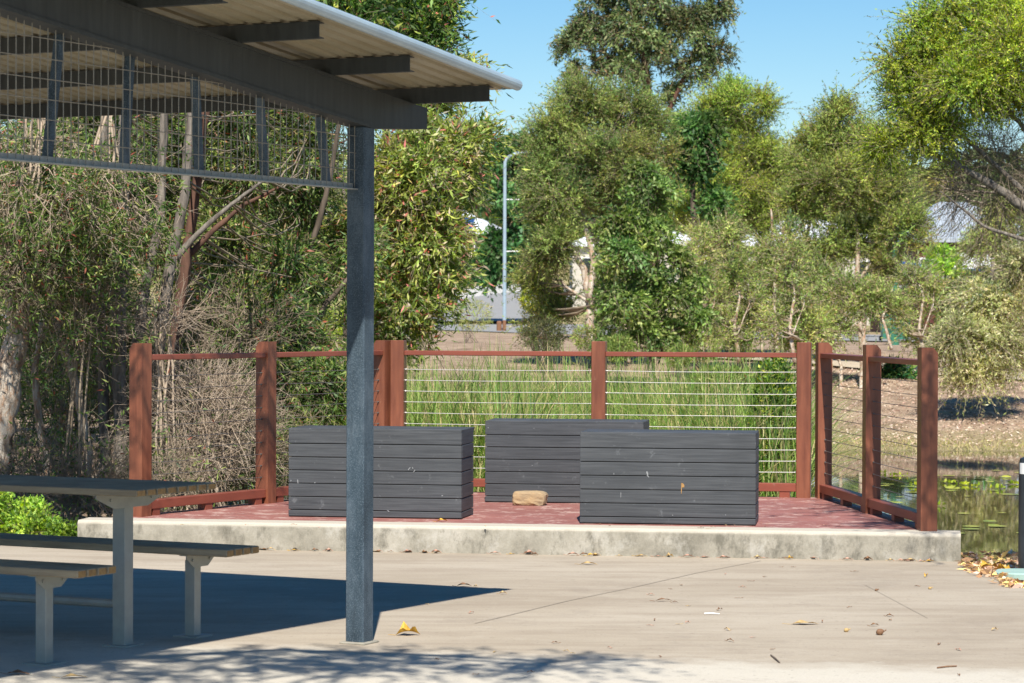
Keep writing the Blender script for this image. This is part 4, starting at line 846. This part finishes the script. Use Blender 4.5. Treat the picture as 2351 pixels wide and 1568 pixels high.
tree('paperbark_tree', 'grey twiggy tree filling the right edge below the bright leaning tree', 'tree', 58,
     [([(2330, 860), (2320, 700), (2330, 560), (2310, 440)], .10, .04)],
     [blob(2320, 520, 70, 70, 58, .8), blob(2250, 560, 60, 40, 58, .35), blob(2330, 600, 60, 50, 58, .5), blob(2140, 420, 50, 40, 62, .3)],
     'bark', SH(1500, G_PALE, droop=.5), leaf='needle', twigm='dead')
tree('lime_shrub', 'bright lime shrub right of the parked boat', 'shrub', 102, [([(2172, 690), (2170, 640), (2165, 600)], .06, .03)], [blob(2158, 590, 24, 20, 102, 1), blob(2180, 610, 24, 26, 102, 1), blob(2150, 612, 14, 14, 102, .4), blob(2195, 640, 24, 22, 102, .7)], 'bark', fol(330, 9, .17, .08, G_LIME, .35, nsub=8, lift=.5, droop=.1))
mound('golden_shrub', 'yellow-flowered low shrub left of the forked pale trunk', 'shrub', 1245, 685, 52, 36, 60, 1300, .10, .04, [((.30, .33, .03), 3), ((.16, .20, .03), 3), ((.5, .42, .02), 1)])
mound('low_shrub', 'dark round shrub below the yellow-flowered shrub', 'shrub', 1250, 770, 52, 40, 52, 1500, .07, .02, [((.07, .08, .035), 3), ((.12, .12, .06), 2), ((.04, .05, .02), 2)], leaf='needle')
mound('low_shrub', 'feathery pale green shrub left of the lamp post foot', 'shrub', 1085, 725, 48, 38, 70, 800, .13, .018, [((.24, .27, .09), 3), ((.32, .28, .14), 1)], leaf='needle')
mound('low_shrub', 'yellow-green clump glimpsed behind the steel post', 'shrub', 770, 750, 50, 45, 45, 1100, .13, .022, [((.30, .36, .05), 3), ((.2, .26, .04), 2)])
for (px, py, Y, s_), wl in zip(((1345, 775, 50, 26), (1420, 800, 46, 30), (1610, 800, 50, 34), (1700, 800, 52, 30), (1560, 820, 46, 26)), ('below the forked pale trunk', 'at the left foot of the bright green broadleaf tree', 'below the yellow-topped paperbark', 'rightmost of the row, under the thin leaning stems', 'at the right foot of the bright green broadleaf tree')):
    mound('low_shrub', 'small grey-green pond-edge shrub ' + wl, 'shrub', px, py, s_ * 1.3, s_, Y, 800, .08, .022, G_PALE if px % 20 else G_OLIVE, leaf='needle', group='small shrubs along the pond edge')
tree('young_tree', 'young dark green sapling with a tan stem on the litter bank', 'sapling', 51,
     [([(2046, 900), (2048, 866), (2044, 840)], .02, .012)], [blob(2050, 858, 38, 24, 51, 1), blob(2070, 868, 24, 18, 51, .5)], 'bark', fol(130, 8, .12, .05, G_DARK + G_BRIGHT[:1], .2, nsub=6), leaf='leaf')
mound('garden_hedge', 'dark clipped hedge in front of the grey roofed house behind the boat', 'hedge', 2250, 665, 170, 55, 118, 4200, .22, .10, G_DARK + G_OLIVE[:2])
mound('garden_hedge', 'green garden bush left of the boat behind the white stems', 'hedge', 1960, 680, 90, 50, 118, 1900, .22, .10, G_OLIVE)
# strappy agave-like plants
def agave(px, py, Y, h, label, group=None, col=((.10, .26, .06), 1)):
    p = at_y(px, py, Y); p[2] = ground_z(p[0], p[1]); n = 34; R = RNG; th = R.uniform(0, 6.28, n); up = R.uniform(.35, 1.3, n)
    A = np.stack([np.cos(th), np.sin(th), up * 1.2], 1); mb = MB(); V, Q = leafquads(np.repeat(p[None], n, 0), A, h * R.uniform(.7, 1.1, n), h * .13, R)
    mb.bulk(V, Q, np.repeat(palette(n, [col, ((.05, .17, .05), 1)]), 4, 0)); o = mb.build('agave_plant', M['leaf'], origin=p); return tag(o, label, 'plant')
agave(2262, 860, 52, .45, 'spiky green rosette plant below the weeping shrub at right')
agave(2210, 700, 70, .8, 'larger blue-green spiky plant in front of the dark shrub')

# far wood on the ridge
def wood(n):
    R = RNG; mb = MB(); px = np.concatenate([R.uniform(-200, 1500, n // 2), R.uniform(1500, 2600, n // 2)]); Y = R.uniform(255, 420, n); h = R.uniform(4, 9, n)
    for a, y, hh in zip(px, Y, h):
        x = (a - CX) / F * y; g = ground_z(x, y); k = 46; c = np.array([x, y, g + hh * .55]); P = c + in_ball(k, R, .4) * [hh * .5, hh * .5, hh * .5]
        V, Q = leafquads(P, R.normal(size=(k, 3)), hh * .28 * R.uniform(.5, 1.3, k), hh * .14, R); t = R.uniform(.8, 1.2); mb.bulk(V, Q, np.repeat(palette(k, [((.10 * t, .12 * t, .045), 3), ((.07, .09, .03), 3), ((.16, .15, .08), 1)]), 4, 0))
    tag(mb.build('far_wood', M['needle']), kind='stuff')
wood(520)

# ------------------------------------------------------------------ off-frame shade trees (cast the dappled shade)
def shade_tree(name, label, trunk, clumps, n, L=.10, W=.028, per=10, sl=.4, tr=.12):
    T = np.array(trunk, float); root = thing(name, T[0], label, 'tree'); d = dense(T, 5); mb = MB(); mb.tube(d, np.linspace(tr, tr * .3, len(d)), 9, lump=.1); mb.build('trunk', M['bark'], root, smooth=True)
    cb = MB(); foliage(cb, [(c, r, w_) for c, r, w_ in clumps], n, per, L, W, G_LEFT, sl, limbs=d[len(d) // 2:], sub=.32, nsub=8); cb.build('crown', [M['leaf'], M['twig']], root)
shade_tree('paperbark_tree', 'tree standing left of the picnic shelter whose leaves dapple the near paving', [(-5.2, 6.0, 0), (-5.0, 6.2, 2.4), (-4.2, 6.9, 4.2), (-2.6, 7.6, 5.2), (-1.0, 8.0, 5.6)],
           [((-2.3, 7.8, 5.6), (.8, .55, .4), 1.3), ((-1.3, 7.7, 5.3), (.7, .5, .3), 1.1), ((-.4, 7.75, 5.2), (.55, .45, .25), .8), ((.25, 8.0, 5.2), (.3, .4, .2), .35), ((-3.4, 7.4, 5.2), (.8, .7, .5), 1.2)], 640)
shade_tree('paperbark_tree', 'tree just outside the right edge whose leaves dapple the right balustrade', [(5.2, 14.2, 0), (5.1, 14.2, 2.6), (4.6, 14.2, 4.2), (3.6, 14.1, 5.0)],
           [((3.4, 14.3, 5.2), (.85, .8, .5), 1), ((2.72, 14.5, 4.9), (.22, .3, .3), .22), ((2.6, 15.6, 5.1), (.2, .3, .25), .15), ((4.6, 14.0, 5.8), (1, 1, .6), .8)], 420)
shade_tree('paperbark_tree', 'tree reaching over the left balustrade from beside the shelter', [(-5.4, 17.5, 0), (-5.2, 17.2, 2.8), (-4.2, 16.6, 4.4), (-2.9, 16.2, 5.0)],
           [((-2.75, 15.7, 4.7), (.30, .4, .25), .4), ((-1.95, 17.0, 4.7), (.22, .4, .22), .25), ((-3.9, 16.4, 5.0), (.9, .8, .4), 1.3), ((-4.7, 16.9, 5.4), (.9, .7, .5), 1.6), ((-3.75, 17.2, 5.3), (.75, .6, .4), 1.6)], 1300)

# ------------------------------------------------------------------ far street things
def hexpt(c, ux, uy, pts): return [c + ux * a + uy * b + dz * h for a, b, h in pts]
def house(name, label, px0, px1, Y, eave_py, ridge_py, ang, wallm, roofm, depth=9, solar=False, wins=3, base_py=None, ext=None):
    c = at_y((px0 + px1) / 2, eave_py, Y); W = (px1 - px0) / F * Y / 2; ze = c[2]; zr = at_y(0, ridge_py, Y + depth * .3)[2]; zb = ground_z(c[0], Y) - 1.2
    ux = np.array([math.cos(ang), math.sin(ang), 0]); uy = np.array([-ux[1], ux[0], 0]); root = thing(name, (c[0], Y, zb), label, 'house'); C0 = np.array([c[0], Y, 0.])
    mb = MB(); i_ = .45
    mb.box(C0 + uy * depth / 2 + dz * (zb + ze) / 2, ux * (W - i_), uy * (depth / 2 - i_), dz * (ze - zb) / 2); wall = mb.build('wall', M[wallm], root)
    a = [(-W, 0), (W, 0), (W, depth), (-W, depth)]; A = [C0 + ux * x + uy * y + dz * ze for x, y in a]; hp = min(W * .8, depth * .45); Rg = [C0 + ux * (-W + hp) + uy * depth / 2 + dz * zr, C0 + ux * (W - hp) + uy * depth / 2 + dz * zr]
    mb = MB(); A2 = [x - dz * .18 for x in A]; mb.add(A + Rg + A2, [(0, 1, 5, 4), (1, 2, 5), (2, 3, 4, 5), (3, 0, 4), (9, 8, 7, 6), (0, 6, 7, 1), (1, 7, 8, 2), (2, 8, 9, 3), (3, 9, 6, 0)]); rf = mb.build('roof', M[roofm], root)
    if solar:
        sl = nrm(Rg[0] - (A[0] + A[1]) / 2 - ux * np.dot(Rg[0] - (A[0] + A[1]) / 2, ux)); nn = nrm(np.cross(ux, sl)); L0 = (A[0] + A[1]) / 2
        for i in range(5):
            for j in range(2):
                mb = MB(); mb.box(L0 + ux * (-W * .35 + i * 1.05) + sl * (1.1 + j * 1.75) + nn * .08, ux * .5, sl * .82, nn * .02); mb.build('solar_panel', M['solar'], rf)
    for i in range(wins):
        x = (-.65 + 1.3 * i / max(1, wins - 1)) * W; mb = MB(); q = C0 + ux * x + uy * (i_ - .03) + dz * (ze - 1.5); mb.box(q, ux * .75, uy * .05, dz * .6); wn = mb.build('window', M['white'], root)
        mb = MB(); mb.box(q - uy * .052, ux * .66, uy * .006, dz * .52); mb.build('pane', M['glass'], wn)
    return root
house('brick_house', 'white roofed house with blue solar panels behind the leafy crown right of the steel post', 860, 1160, 235, 532, 474, -.10, 'brick', 'roofwhite', depth=12, solar=True)
house('brick_house', 'pale grey roofed house high on the right behind the leaning tree', 2090, 2420, 128, 548, 452, .12, 'redwall', 'roofgrey', depth=10)
house('brick_house', 'white roofed house glimpsed through the paperbarks on the far side of the road', 1690, 2060, 150, 560, 492, .05, 'cream', 'roofwhite', depth=10)
house('brick_house', 'low cream house glimpsed behind the bright green broadleaf tree', 1300, 1640, 185, 560, 505, 0, 'cream', 'roofwhite', depth=10)
house('brick_house', 'pale house behind the grove left of the steel post', 640, 850, 240, 520, 470, 0, 'cream', 'roofwhite', depth=11)
# boat on a trailer
bc = at_y(2120, 690, 106); bc[2] = ground_z(bc[0], bc[1]); zb = at_y(2120, 655, 106)[2]; bt = thing('parked_boat', bc, 'white boat with a blue stripe parked on a trailer beside the lime shrub', 'boat')
ub = nrm([1, .25, 0]); vb = np.array([-ub[1], ub[0], 0])
def section(x, hw, zk, zd): return [bc * [1, 1, 0] + ub * x + vb * y + dz * z for y, z in ((0, zk), (hw * .75, zk + .18), (hw, zd), (-hw, zd), (-hw * .75, zk + .18))]
secs = [section(x, hw, zb + k, zb + h) for x, hw, k, h in ((-1.0, .04, .62, .95), (-.6, .45, .28, .86), (.1, .85, .08, .74), (1.2, .98, 0, .66), (3.6, .98, 0, .66))]
mb = MB(); V = sum(secs, []); mb.add(V, [(i * 5 + j, (i + 1) * 5 + j, (i + 1) * 5 + (j + 1) % 5, i * 5 + (j + 1) % 5) for i in range(4) for j in range(5)] + [(4, 3, 2, 1, 0), (20, 21, 22, 23, 24)]); mb.build('hull', M['cream'], bt)
mb = MB()
for a, b in zip(secs[:-1], secs[1:]):
    for k in (2, 3): mb.add([a[k] + (vb if k == 2 else -vb) * .012 - dz * .10, b[k] + (vb if k == 2 else -vb) * .012 - dz * .10, b[k] + (vb if k == 2 else -vb) * .012, a[k] + (vb if k == 2 else -vb) * .012], [(0, 1, 2, 3)])
mb.build('stripe', M['blue'], bt)
mb = MB(); q = bc * [1, 1, 0] + ub * 1.2 + dz * (zb + .66); A = [q + ub * x + vb * y for x, y in ((-1.1, -.7), (1.3, -.85), (1.3, .85), (-1.1, .7))]; B = [q + ub * x + vb * y + dz * .62 for x, y in ((-.5, -.5), (1.2, -.7), (1.2, .7), (-.5, .5))]; mb.hexa(A, B); mb.build('cabin', M['white'], bt)
mb = MB(); A = [q + ub * x + vb * y + dz * z for x, y, z in ((-.93, -.58, .2), (-.93, .58, .2), (-.64, .48, .52), (-.64, -.48, .52))]; mb.add([a - ub * .015 for a in A], [(0, 1, 2, 3)]); mb.build('windscreen', M['glass'], bt)
tr = thing('boat_trailer', bc, 'low dark trailer carrying the white boat', 'trailer'); mb = MB(); mb.box(bc * [1, 1, 0] + ub * 1.0 + dz * (zb - .06), ub * 2.3, vb * .5, dz * .04); mb.build('chassis', M['galv'], tr)
for s_ in (-.85, .85):
    w0 = bc * [1, 1, 0] + ub * 1.4 + vb * s_; g = bc[2]; mb = MB(); mb.tube([w0 + dz * (g + .33) - vb * .09, w0 + dz * (g + .33) + vb * .09], .33, 16); mb.build('wheel', M['rubber'], tr)
mb = MB(); w0 = bc * [1, 1, 0] - ub * 1.1; mb.box(w0 + dz * ((bc[2] + zb) / 2), ub * .03, vb * .03, dz * max(.05, (zb - bc[2]) / 2)); mb.build('jockey_stand', M['galv'], tr)
# street lamp
lb = at_y(1158, 750, 140); lb[2] = min(lb[2], ground_z(lb[0], lb[1]) + .05); lt = thing('street_lamp', lb, 'tall pale grey street lamp with a curved arm and two short brackets beside the road', 'street lamp')
zt = at_y(1158, 375, 140)[2]; r_ = at_y(1158, 350, 140)[2] - zt
pts = [lb, lb * [1, 1, 0] + dz * (lb[2] + .55)]; mb = MB(); mb.tube(pts, .10, 10); mb.build('pole_sleeve', M['timber'], lt)
pts = [lb + dz * .5, lb * [1, 1, 0] + dz * zt] + [lb * [1, 1, 0] + np.array([.95 * (1 - math.cos(a)), 0, 0]) + dz * (zt + .56 * math.sin(a)) for a in np.linspace(.2, 1.5, 8)]; pts.append(pts[-1] + np.array([.35, 0, .0]))
mb = MB(); mb.tube(pts, [.10] + [.085] * 2 + [.075] * (len(pts) - 3), 10); mb.build('pole', M['barge'], lt)
mb = MB(); q = pts[-1] + np.array([.3, 0, -.02]); mb.bbox(q, np.array([.36, 0, 0]), np.array([0, .14, 0]), dz * .06, .03); mb.build('lamp_head', M['galv'], lt)
for py in (458, 577): z = at_y(1158, py, 140)[2]; mb = MB(); a = lb * [1, 1, 0] + dz * z; mb.tube([a, a + np.array([.75, 0, 0])], .03, 6); mb.build('bracket', M['white'], lt)
def bollard(px, py, Y, label, g=None):
    p = at_y(px, py, Y); p[2] = ground_z(p[0], p[1]); mb = MB(); mb.tube([p - dz * .1, p + dz * .50, p + dz * .56], [.14, .14, .10], 10); return tag(mb.build('timber_bollard', M['timber'], origin=p), label, 'bollard', g)
bollard(1146, 750, 140, 'short reddish timber bollard just left of the street lamp foot')
bollard(2284, 815, 62, 'short timber bollard at the back of the litter bank under the weeping shrub')
bollard(1512, 770, 95, 'thin timber bollard glimpsed through the broadleaf tree near the road')
# green pole and bins
gp_ = at_y(2053, 822, 74); gp_[2] = ground_z(gp_[0], gp_[1]); g_ = thing('street_pole', gp_, 'slim green painted pole behind the right balustrade', 'pole'); ztp = at_y(2053, 545, 74)[2]
mb = MB(); mb.tube([gp_ - dz * .1, gp_ * [1, 1, 0] + dz * (gp_[2] + 1.2)], .14, 12); mb.build('pole_base', M['green'], g_); mb = MB(); mb.tube([gp_ * [1, 1, 0] + dz * (gp_[2] + 1.2), gp_ * [1, 1, 0] + dz * ztp], [.085, .06], 12); mb.build('pole_shaft', M['green'], g_)
mb = MB(); mb.bbox(gp_ * [1, 1, 0] + dz * (ztp + .12), np.array([.16, 0, 0]), np.array([0, .16, 0]), dz * .12, .04); mb.build('lamp_head', M['green'], g_)
for i, px in enumerate((2040, 2068)):
    p = at_y(px, 745, 92); p[2] = ground_z(p[0], p[1]) + .12; b_ = thing('wheelie_bin', p, ['dark wheelie bin with yellow lid left of the green pole', 'dark wheelie bin with yellow lid right of the green pole'][i], 'bin', 'yellow-lidded bins by the road')
    zt_ = p[2] + .95; mb = MB(); q = p.copy(); A = [q + np.array([x * .22, y * .26, 0]) for x, y in ((-1, -1), (1, -1), (1, 1), (-1, 1))]; B = [q + np.array([x * .29, y * .34, .95]) for x, y in ((-1, -1), (1, -1), (1, 1), (-1, 1))]; mb.hexa(A, B); mb.build('bin_body', M['green'], b_)
    mb = MB(); mb.bbox(q + dz * .99, np.array([.31, 0, 0]), np.array([0, .37, 0]), dz * .06, .03); mb.build('lid', M['yellow'], b_)
    for s_ in (-1, 1): mb = MB(); w0 = q + np.array([s_ * .24, .3, .0]); mb.tube([w0 - [.03, 0, 0], w0 + [.03, 0, 0]], .11, 10); mb.build('wheel', M['rubber'], b_)

# ------------------------------------------------------------------ fallen leaves and small litter
def drymat(name, c1, c2): return simple(name, c1, c2, 40, rough=.7, bmp=.3, lo=.35, hi=.65)
LM = [drymat('dry_leaf_tan', (.56, .40, .18), (.38, .25, .10)), drymat('dry_leaf_brown', (.26, .14, .07), (.16, .08, .04)), drymat('dry_leaf_golden', (.62, .38, .05), (.42, .22, .02)), drymat('dry_leaf_pink', (.52, .30, .22), (.36, .19, .13))]
def fallen(px, py, L, W, curl, m, z=0, label=None, group=None, rot=None, p=None):
    p = at_z(px, py, z) if p is None else p; rr = random.Random(int(px * 7 + py)); a = rr.uniform(0, 6.28) if rot is None else rot; mb = MB(); V = []; n = 9
    for i in range(n):
        t = i / (n - 1); wd = W / 2 * math.sin(math.pi * t ** .85) * rr.uniform(.85, 1.1) + .0008; x = (t - .5) * L; lift = curl * L * (1 - (2 * t - 1) ** 2) * .2 + .003
        for k, s_ in enumerate((-1, -.5, 0, .5, 1)):
            V.append(p + np.array([math.cos(a), math.sin(a), 0]) * x + np.array([-math.sin(a), math.cos(a), 0]) * wd * s_ + dz * (lift + abs(s_) ** 1.5 * wd * curl * (.8 + .6 * math.sin(i * 1.3 + k))))
    mb.add(V, [(i * 5 + j, (i + 1) * 5 + j, (i + 1) * 5 + j + 1, i * 5 + j + 1) for i in range(n - 1) for j in range(4)])
    mb.tube([V[2], np.array(V[2]) - np.array([math.cos(a), math.sin(a), 0]) * L * .3 + dz * .004], .0012, 4)
    o = mb.build('fallen_leaf', LM[m], origin=p); return tag(o, label, 'leaf', group)
fallen(937, 1459, .125, .085, .75, 2, label='large curled golden dead leaf right of the steel post foot', rot=.2)
fallen(1848, 1434, .15, .06, .25, 0, label='long pale tan leaf with a stalk on the right part of the paving', rot=.1)
fallen(1352, 1297, .115, .04, .4, 0, label='pale tan leaf just in front of the kerb below the front seat', rot=-.1)
fallen(2065, 1190, .06, .03, .5, 0, z=DK, label='small leaf on the deck near the right balustrade', rot=1)
fallen(1016, 1191, .085, .035, .6, 2, z=DK, label='golden leaf at the bottom corner of the left block seat', rot=.1, p=at_z(1016, 1198.5, DK))
fallen(1066, 1347, .09, .03, .6, 1, label='dark leaf at the upper edge of the shelter shadow', rot=.0)
fallen(1524, 1381, .10, .02, .5, 1, label='thin brown curled leaf in the middle of the paving', rot=.1)
fallen(2126, 1325, .05, .02, 1.2, 2, label='upright yellow curled leaf near the right end of the kerb', rot=1.2)
fallen(170, 1557, .12, .04, .3, 0, label='tan leaf at the very bottom left of the paving', rot=.1)
fallen(42, 1549, .11, .05, .3, 1, label='dark brown leaf in the bottom left corner', rot=-.2)
rl = random.Random(11)
for i in range(64):
    t = rl.random() ** .9; q = K0 + kd * (t * 5.8 + .05) - kn * rl.uniform(.008, .05); px = 600 + i
    fallen(px, i * 3, rl.uniform(.04, .09), rl.uniform(.012, .03), rl.uniform(.2, .9), rl.choice([0, 1, 3, 3, 3, 2]), label='small curled dead leaf lying along the foot of the kerb', group='dead leaves along the kerb foot', rot=math.atan2(kd[1], kd[0]) + rl.uniform(-.5, .5), p=q)
for i in range(46):
    px, py = rl.uniform(880, 2330), rl.uniform(1300, 1560)
    if py > 1290 + max(0, px - 2206) * .4: fallen(px, py, rl.uniform(.018, .05), rl.uniform(.006, .016), rl.uniform(.2, 1), rl.choice([0, 1, 3, 1]), label='tiny dry leaf scrap scattered on the open paving', group='leaf scraps on the paving')
for i in range(16):
    px = rl.uniform(400, 2080); fallen(px, i, rl.uniform(.02, .045), rl.uniform(.006, .014), .5, rl.choice([0, 1, 3]), label='tiny dry leaf scrap scattered on the red deck', group='leaf scraps on the deck', p=at_z(px, rl.uniform(1203, 1216), DK))
def nut(px, py, r, label, m=1):
    p = at_z(px, py, 0) + dz * r * .8; mb = MB(); n = 8
    V = [];
    for i in range(1, 6):
        f = math.pi * i / 6
        for j in range(n): a = 2 * math.pi * j / n; q = r * (1 + .12 * math.sin(3 * a + i)); V.append(p + np.array([math.cos(a) * math.sin(f) * q, math.sin(a) * math.sin(f) * q * .85, math.cos(f) * r * .85]))
    mb.add(V, [(i * n + j, (i + 1) * n + j, (i + 1) * n + (j + 1) % n, i * n + (j + 1) % n) for i in range(4) for j in range(n)] + [tuple(range(n)), tuple(range(5 * n - 1, 4 * n - 1, -1))])
    mb.tube([p + np.array([r * .8, 0, 0]), p + np.array([r * 1.6, .004, r * .5])], .003, 5)
    tag(mb.build('seed_pod', LM[m], origin=p, smooth=True), label, 'seed pod')
nut(2020, 1458, .020, 'round brown seed pod on the right part of the paving')
nut(1943, 1451, .013, 'small tan seed pod left of the round brown one', 0)
nut(2135, 1353, .010, 'tiny pale seed pod in front of the right end of the kerb', 0)
nut(2012, 1357, .009, 'tiny grey-brown seed pod left of the pale one')
def stick(a, b, r, label, m, name='twig'):
    A, B = at_z(*a, 0) + dz * r, at_z(*b, 0) + dz * r; mb = MB(); mid = (A + B) / 2 + dz * r * .6; mb.tube([A, mid, B], [r, r, r * .8], 6); tag(mb.build(name, m, origin=A), label, 'twig' if name == 'twig' else 'litter')
stick((1617, 1410), (1652, 1411), .004, 'short white paper straw lying on the middle of the paving', M['white'], 'paper_straw')
stick((1770, 1506), (1790, 1523), .004, 'short grey twig near the bottom of the paving', M['twig_dark'])
stick((2152, 1535), (2196, 1531), .004, 'brown twig at the bottom right of the paving', LM[1])
# litter drift on the soil at the right
def drift(n):
    R = RNG; mb = MB(); px = R.uniform(2206, 2420, n); py = R.uniform(1268, 1365, n); P = np.array([at_z(a, b, -.035) for a, b in zip(px, py)]); s0 = np.cross(pdir, [0, 0, 1.])
    d = (P - pR) @ np.array([-pdir[1], pdir[0], 0]); keep = (d > -.1) & (P[:, 1] < 18.55); P = P[keep]; d = d[keep]; P[:, 2] = np.where(d > .02, -.035, .006) + R.uniform(0, .015, len(P)); k = len(P)
    A = R.normal(size=(k, 3)) * [1, 1, .2]; V, Q = leafquads(P, A, .06 * R.uniform(.4, 1.5, k), .022 * R.uniform(.5, 1.6, k), R)
    mb.bulk(V, Q, np.repeat(palette(k, [((.40, .27, .12), 2), ((.26, .15, .08), 3), ((.62, .42, .14), 1), ((.5, .36, .27), 1.5)]), 4, 0)); tag(mb.build('leaf_litter', M['dry']), kind='stuff')
drift(1500)
fallen(2270, 1306, .15, .08, .6, 2, z=-.02, label='golden curled leaf on the soil left of the teal cover', rot=.4)
fallen(2300, 1313, .12, .07, .8, 2, z=-.02, label='deep golden leaf propped against the edge of the teal cover', rot=2.4)
def bank_litter(n):
    R = RNG; mb = MB(); Y = R.uniform(42.5, 56, n); px = R.uniform(1750, 2500, n); X = (px - CX) / F * Y; Z = np.array([ground_z(a, b) for a, b in zip(X, Y)]) + .01
    P = np.stack([X, Y, Z], 1); V, Q = leafquads(P, R.normal(size=(n, 3)) * [1, 1, .35], .055 * R.uniform(.4, 1.4, n), .022, R)
    mb.bulk(V, Q, np.repeat(palette(n, [((.36, .26, .19), 3), ((.22, .14, .10), 2), ((.42, .34, .27), 2), ((.12, .08, .06), 1)]), 4, 0)); tag(mb.build('leaf_litter', M['dry']), kind='stuff')
    n = 1800; Y = R.uniform(41.9, 43.2, n); px = R.uniform(1750, 2500, n); X = (px - CX) / F * Y; B = np.stack([X, Y, [max(-.5, ground_z(a, b)) for a, b in zip(X, Y)]], 1)
    V, Q = leafquads(B, R.normal(size=(n, 3)) * [.4, .4, 0] + [0, 0, .6], R.uniform(.03, .12, n), .012, R); mb = MB(); mb.bulk(V, Q, np.repeat(palette(n, [((.24, .21, .07), 3), ((.16, .17, .05), 1.5), ((.32, .26, .14), 3)]), 4, 0)); tag(mb.build('bank_grass', M['dry']), kind='stuff')
bank_litter(16000)
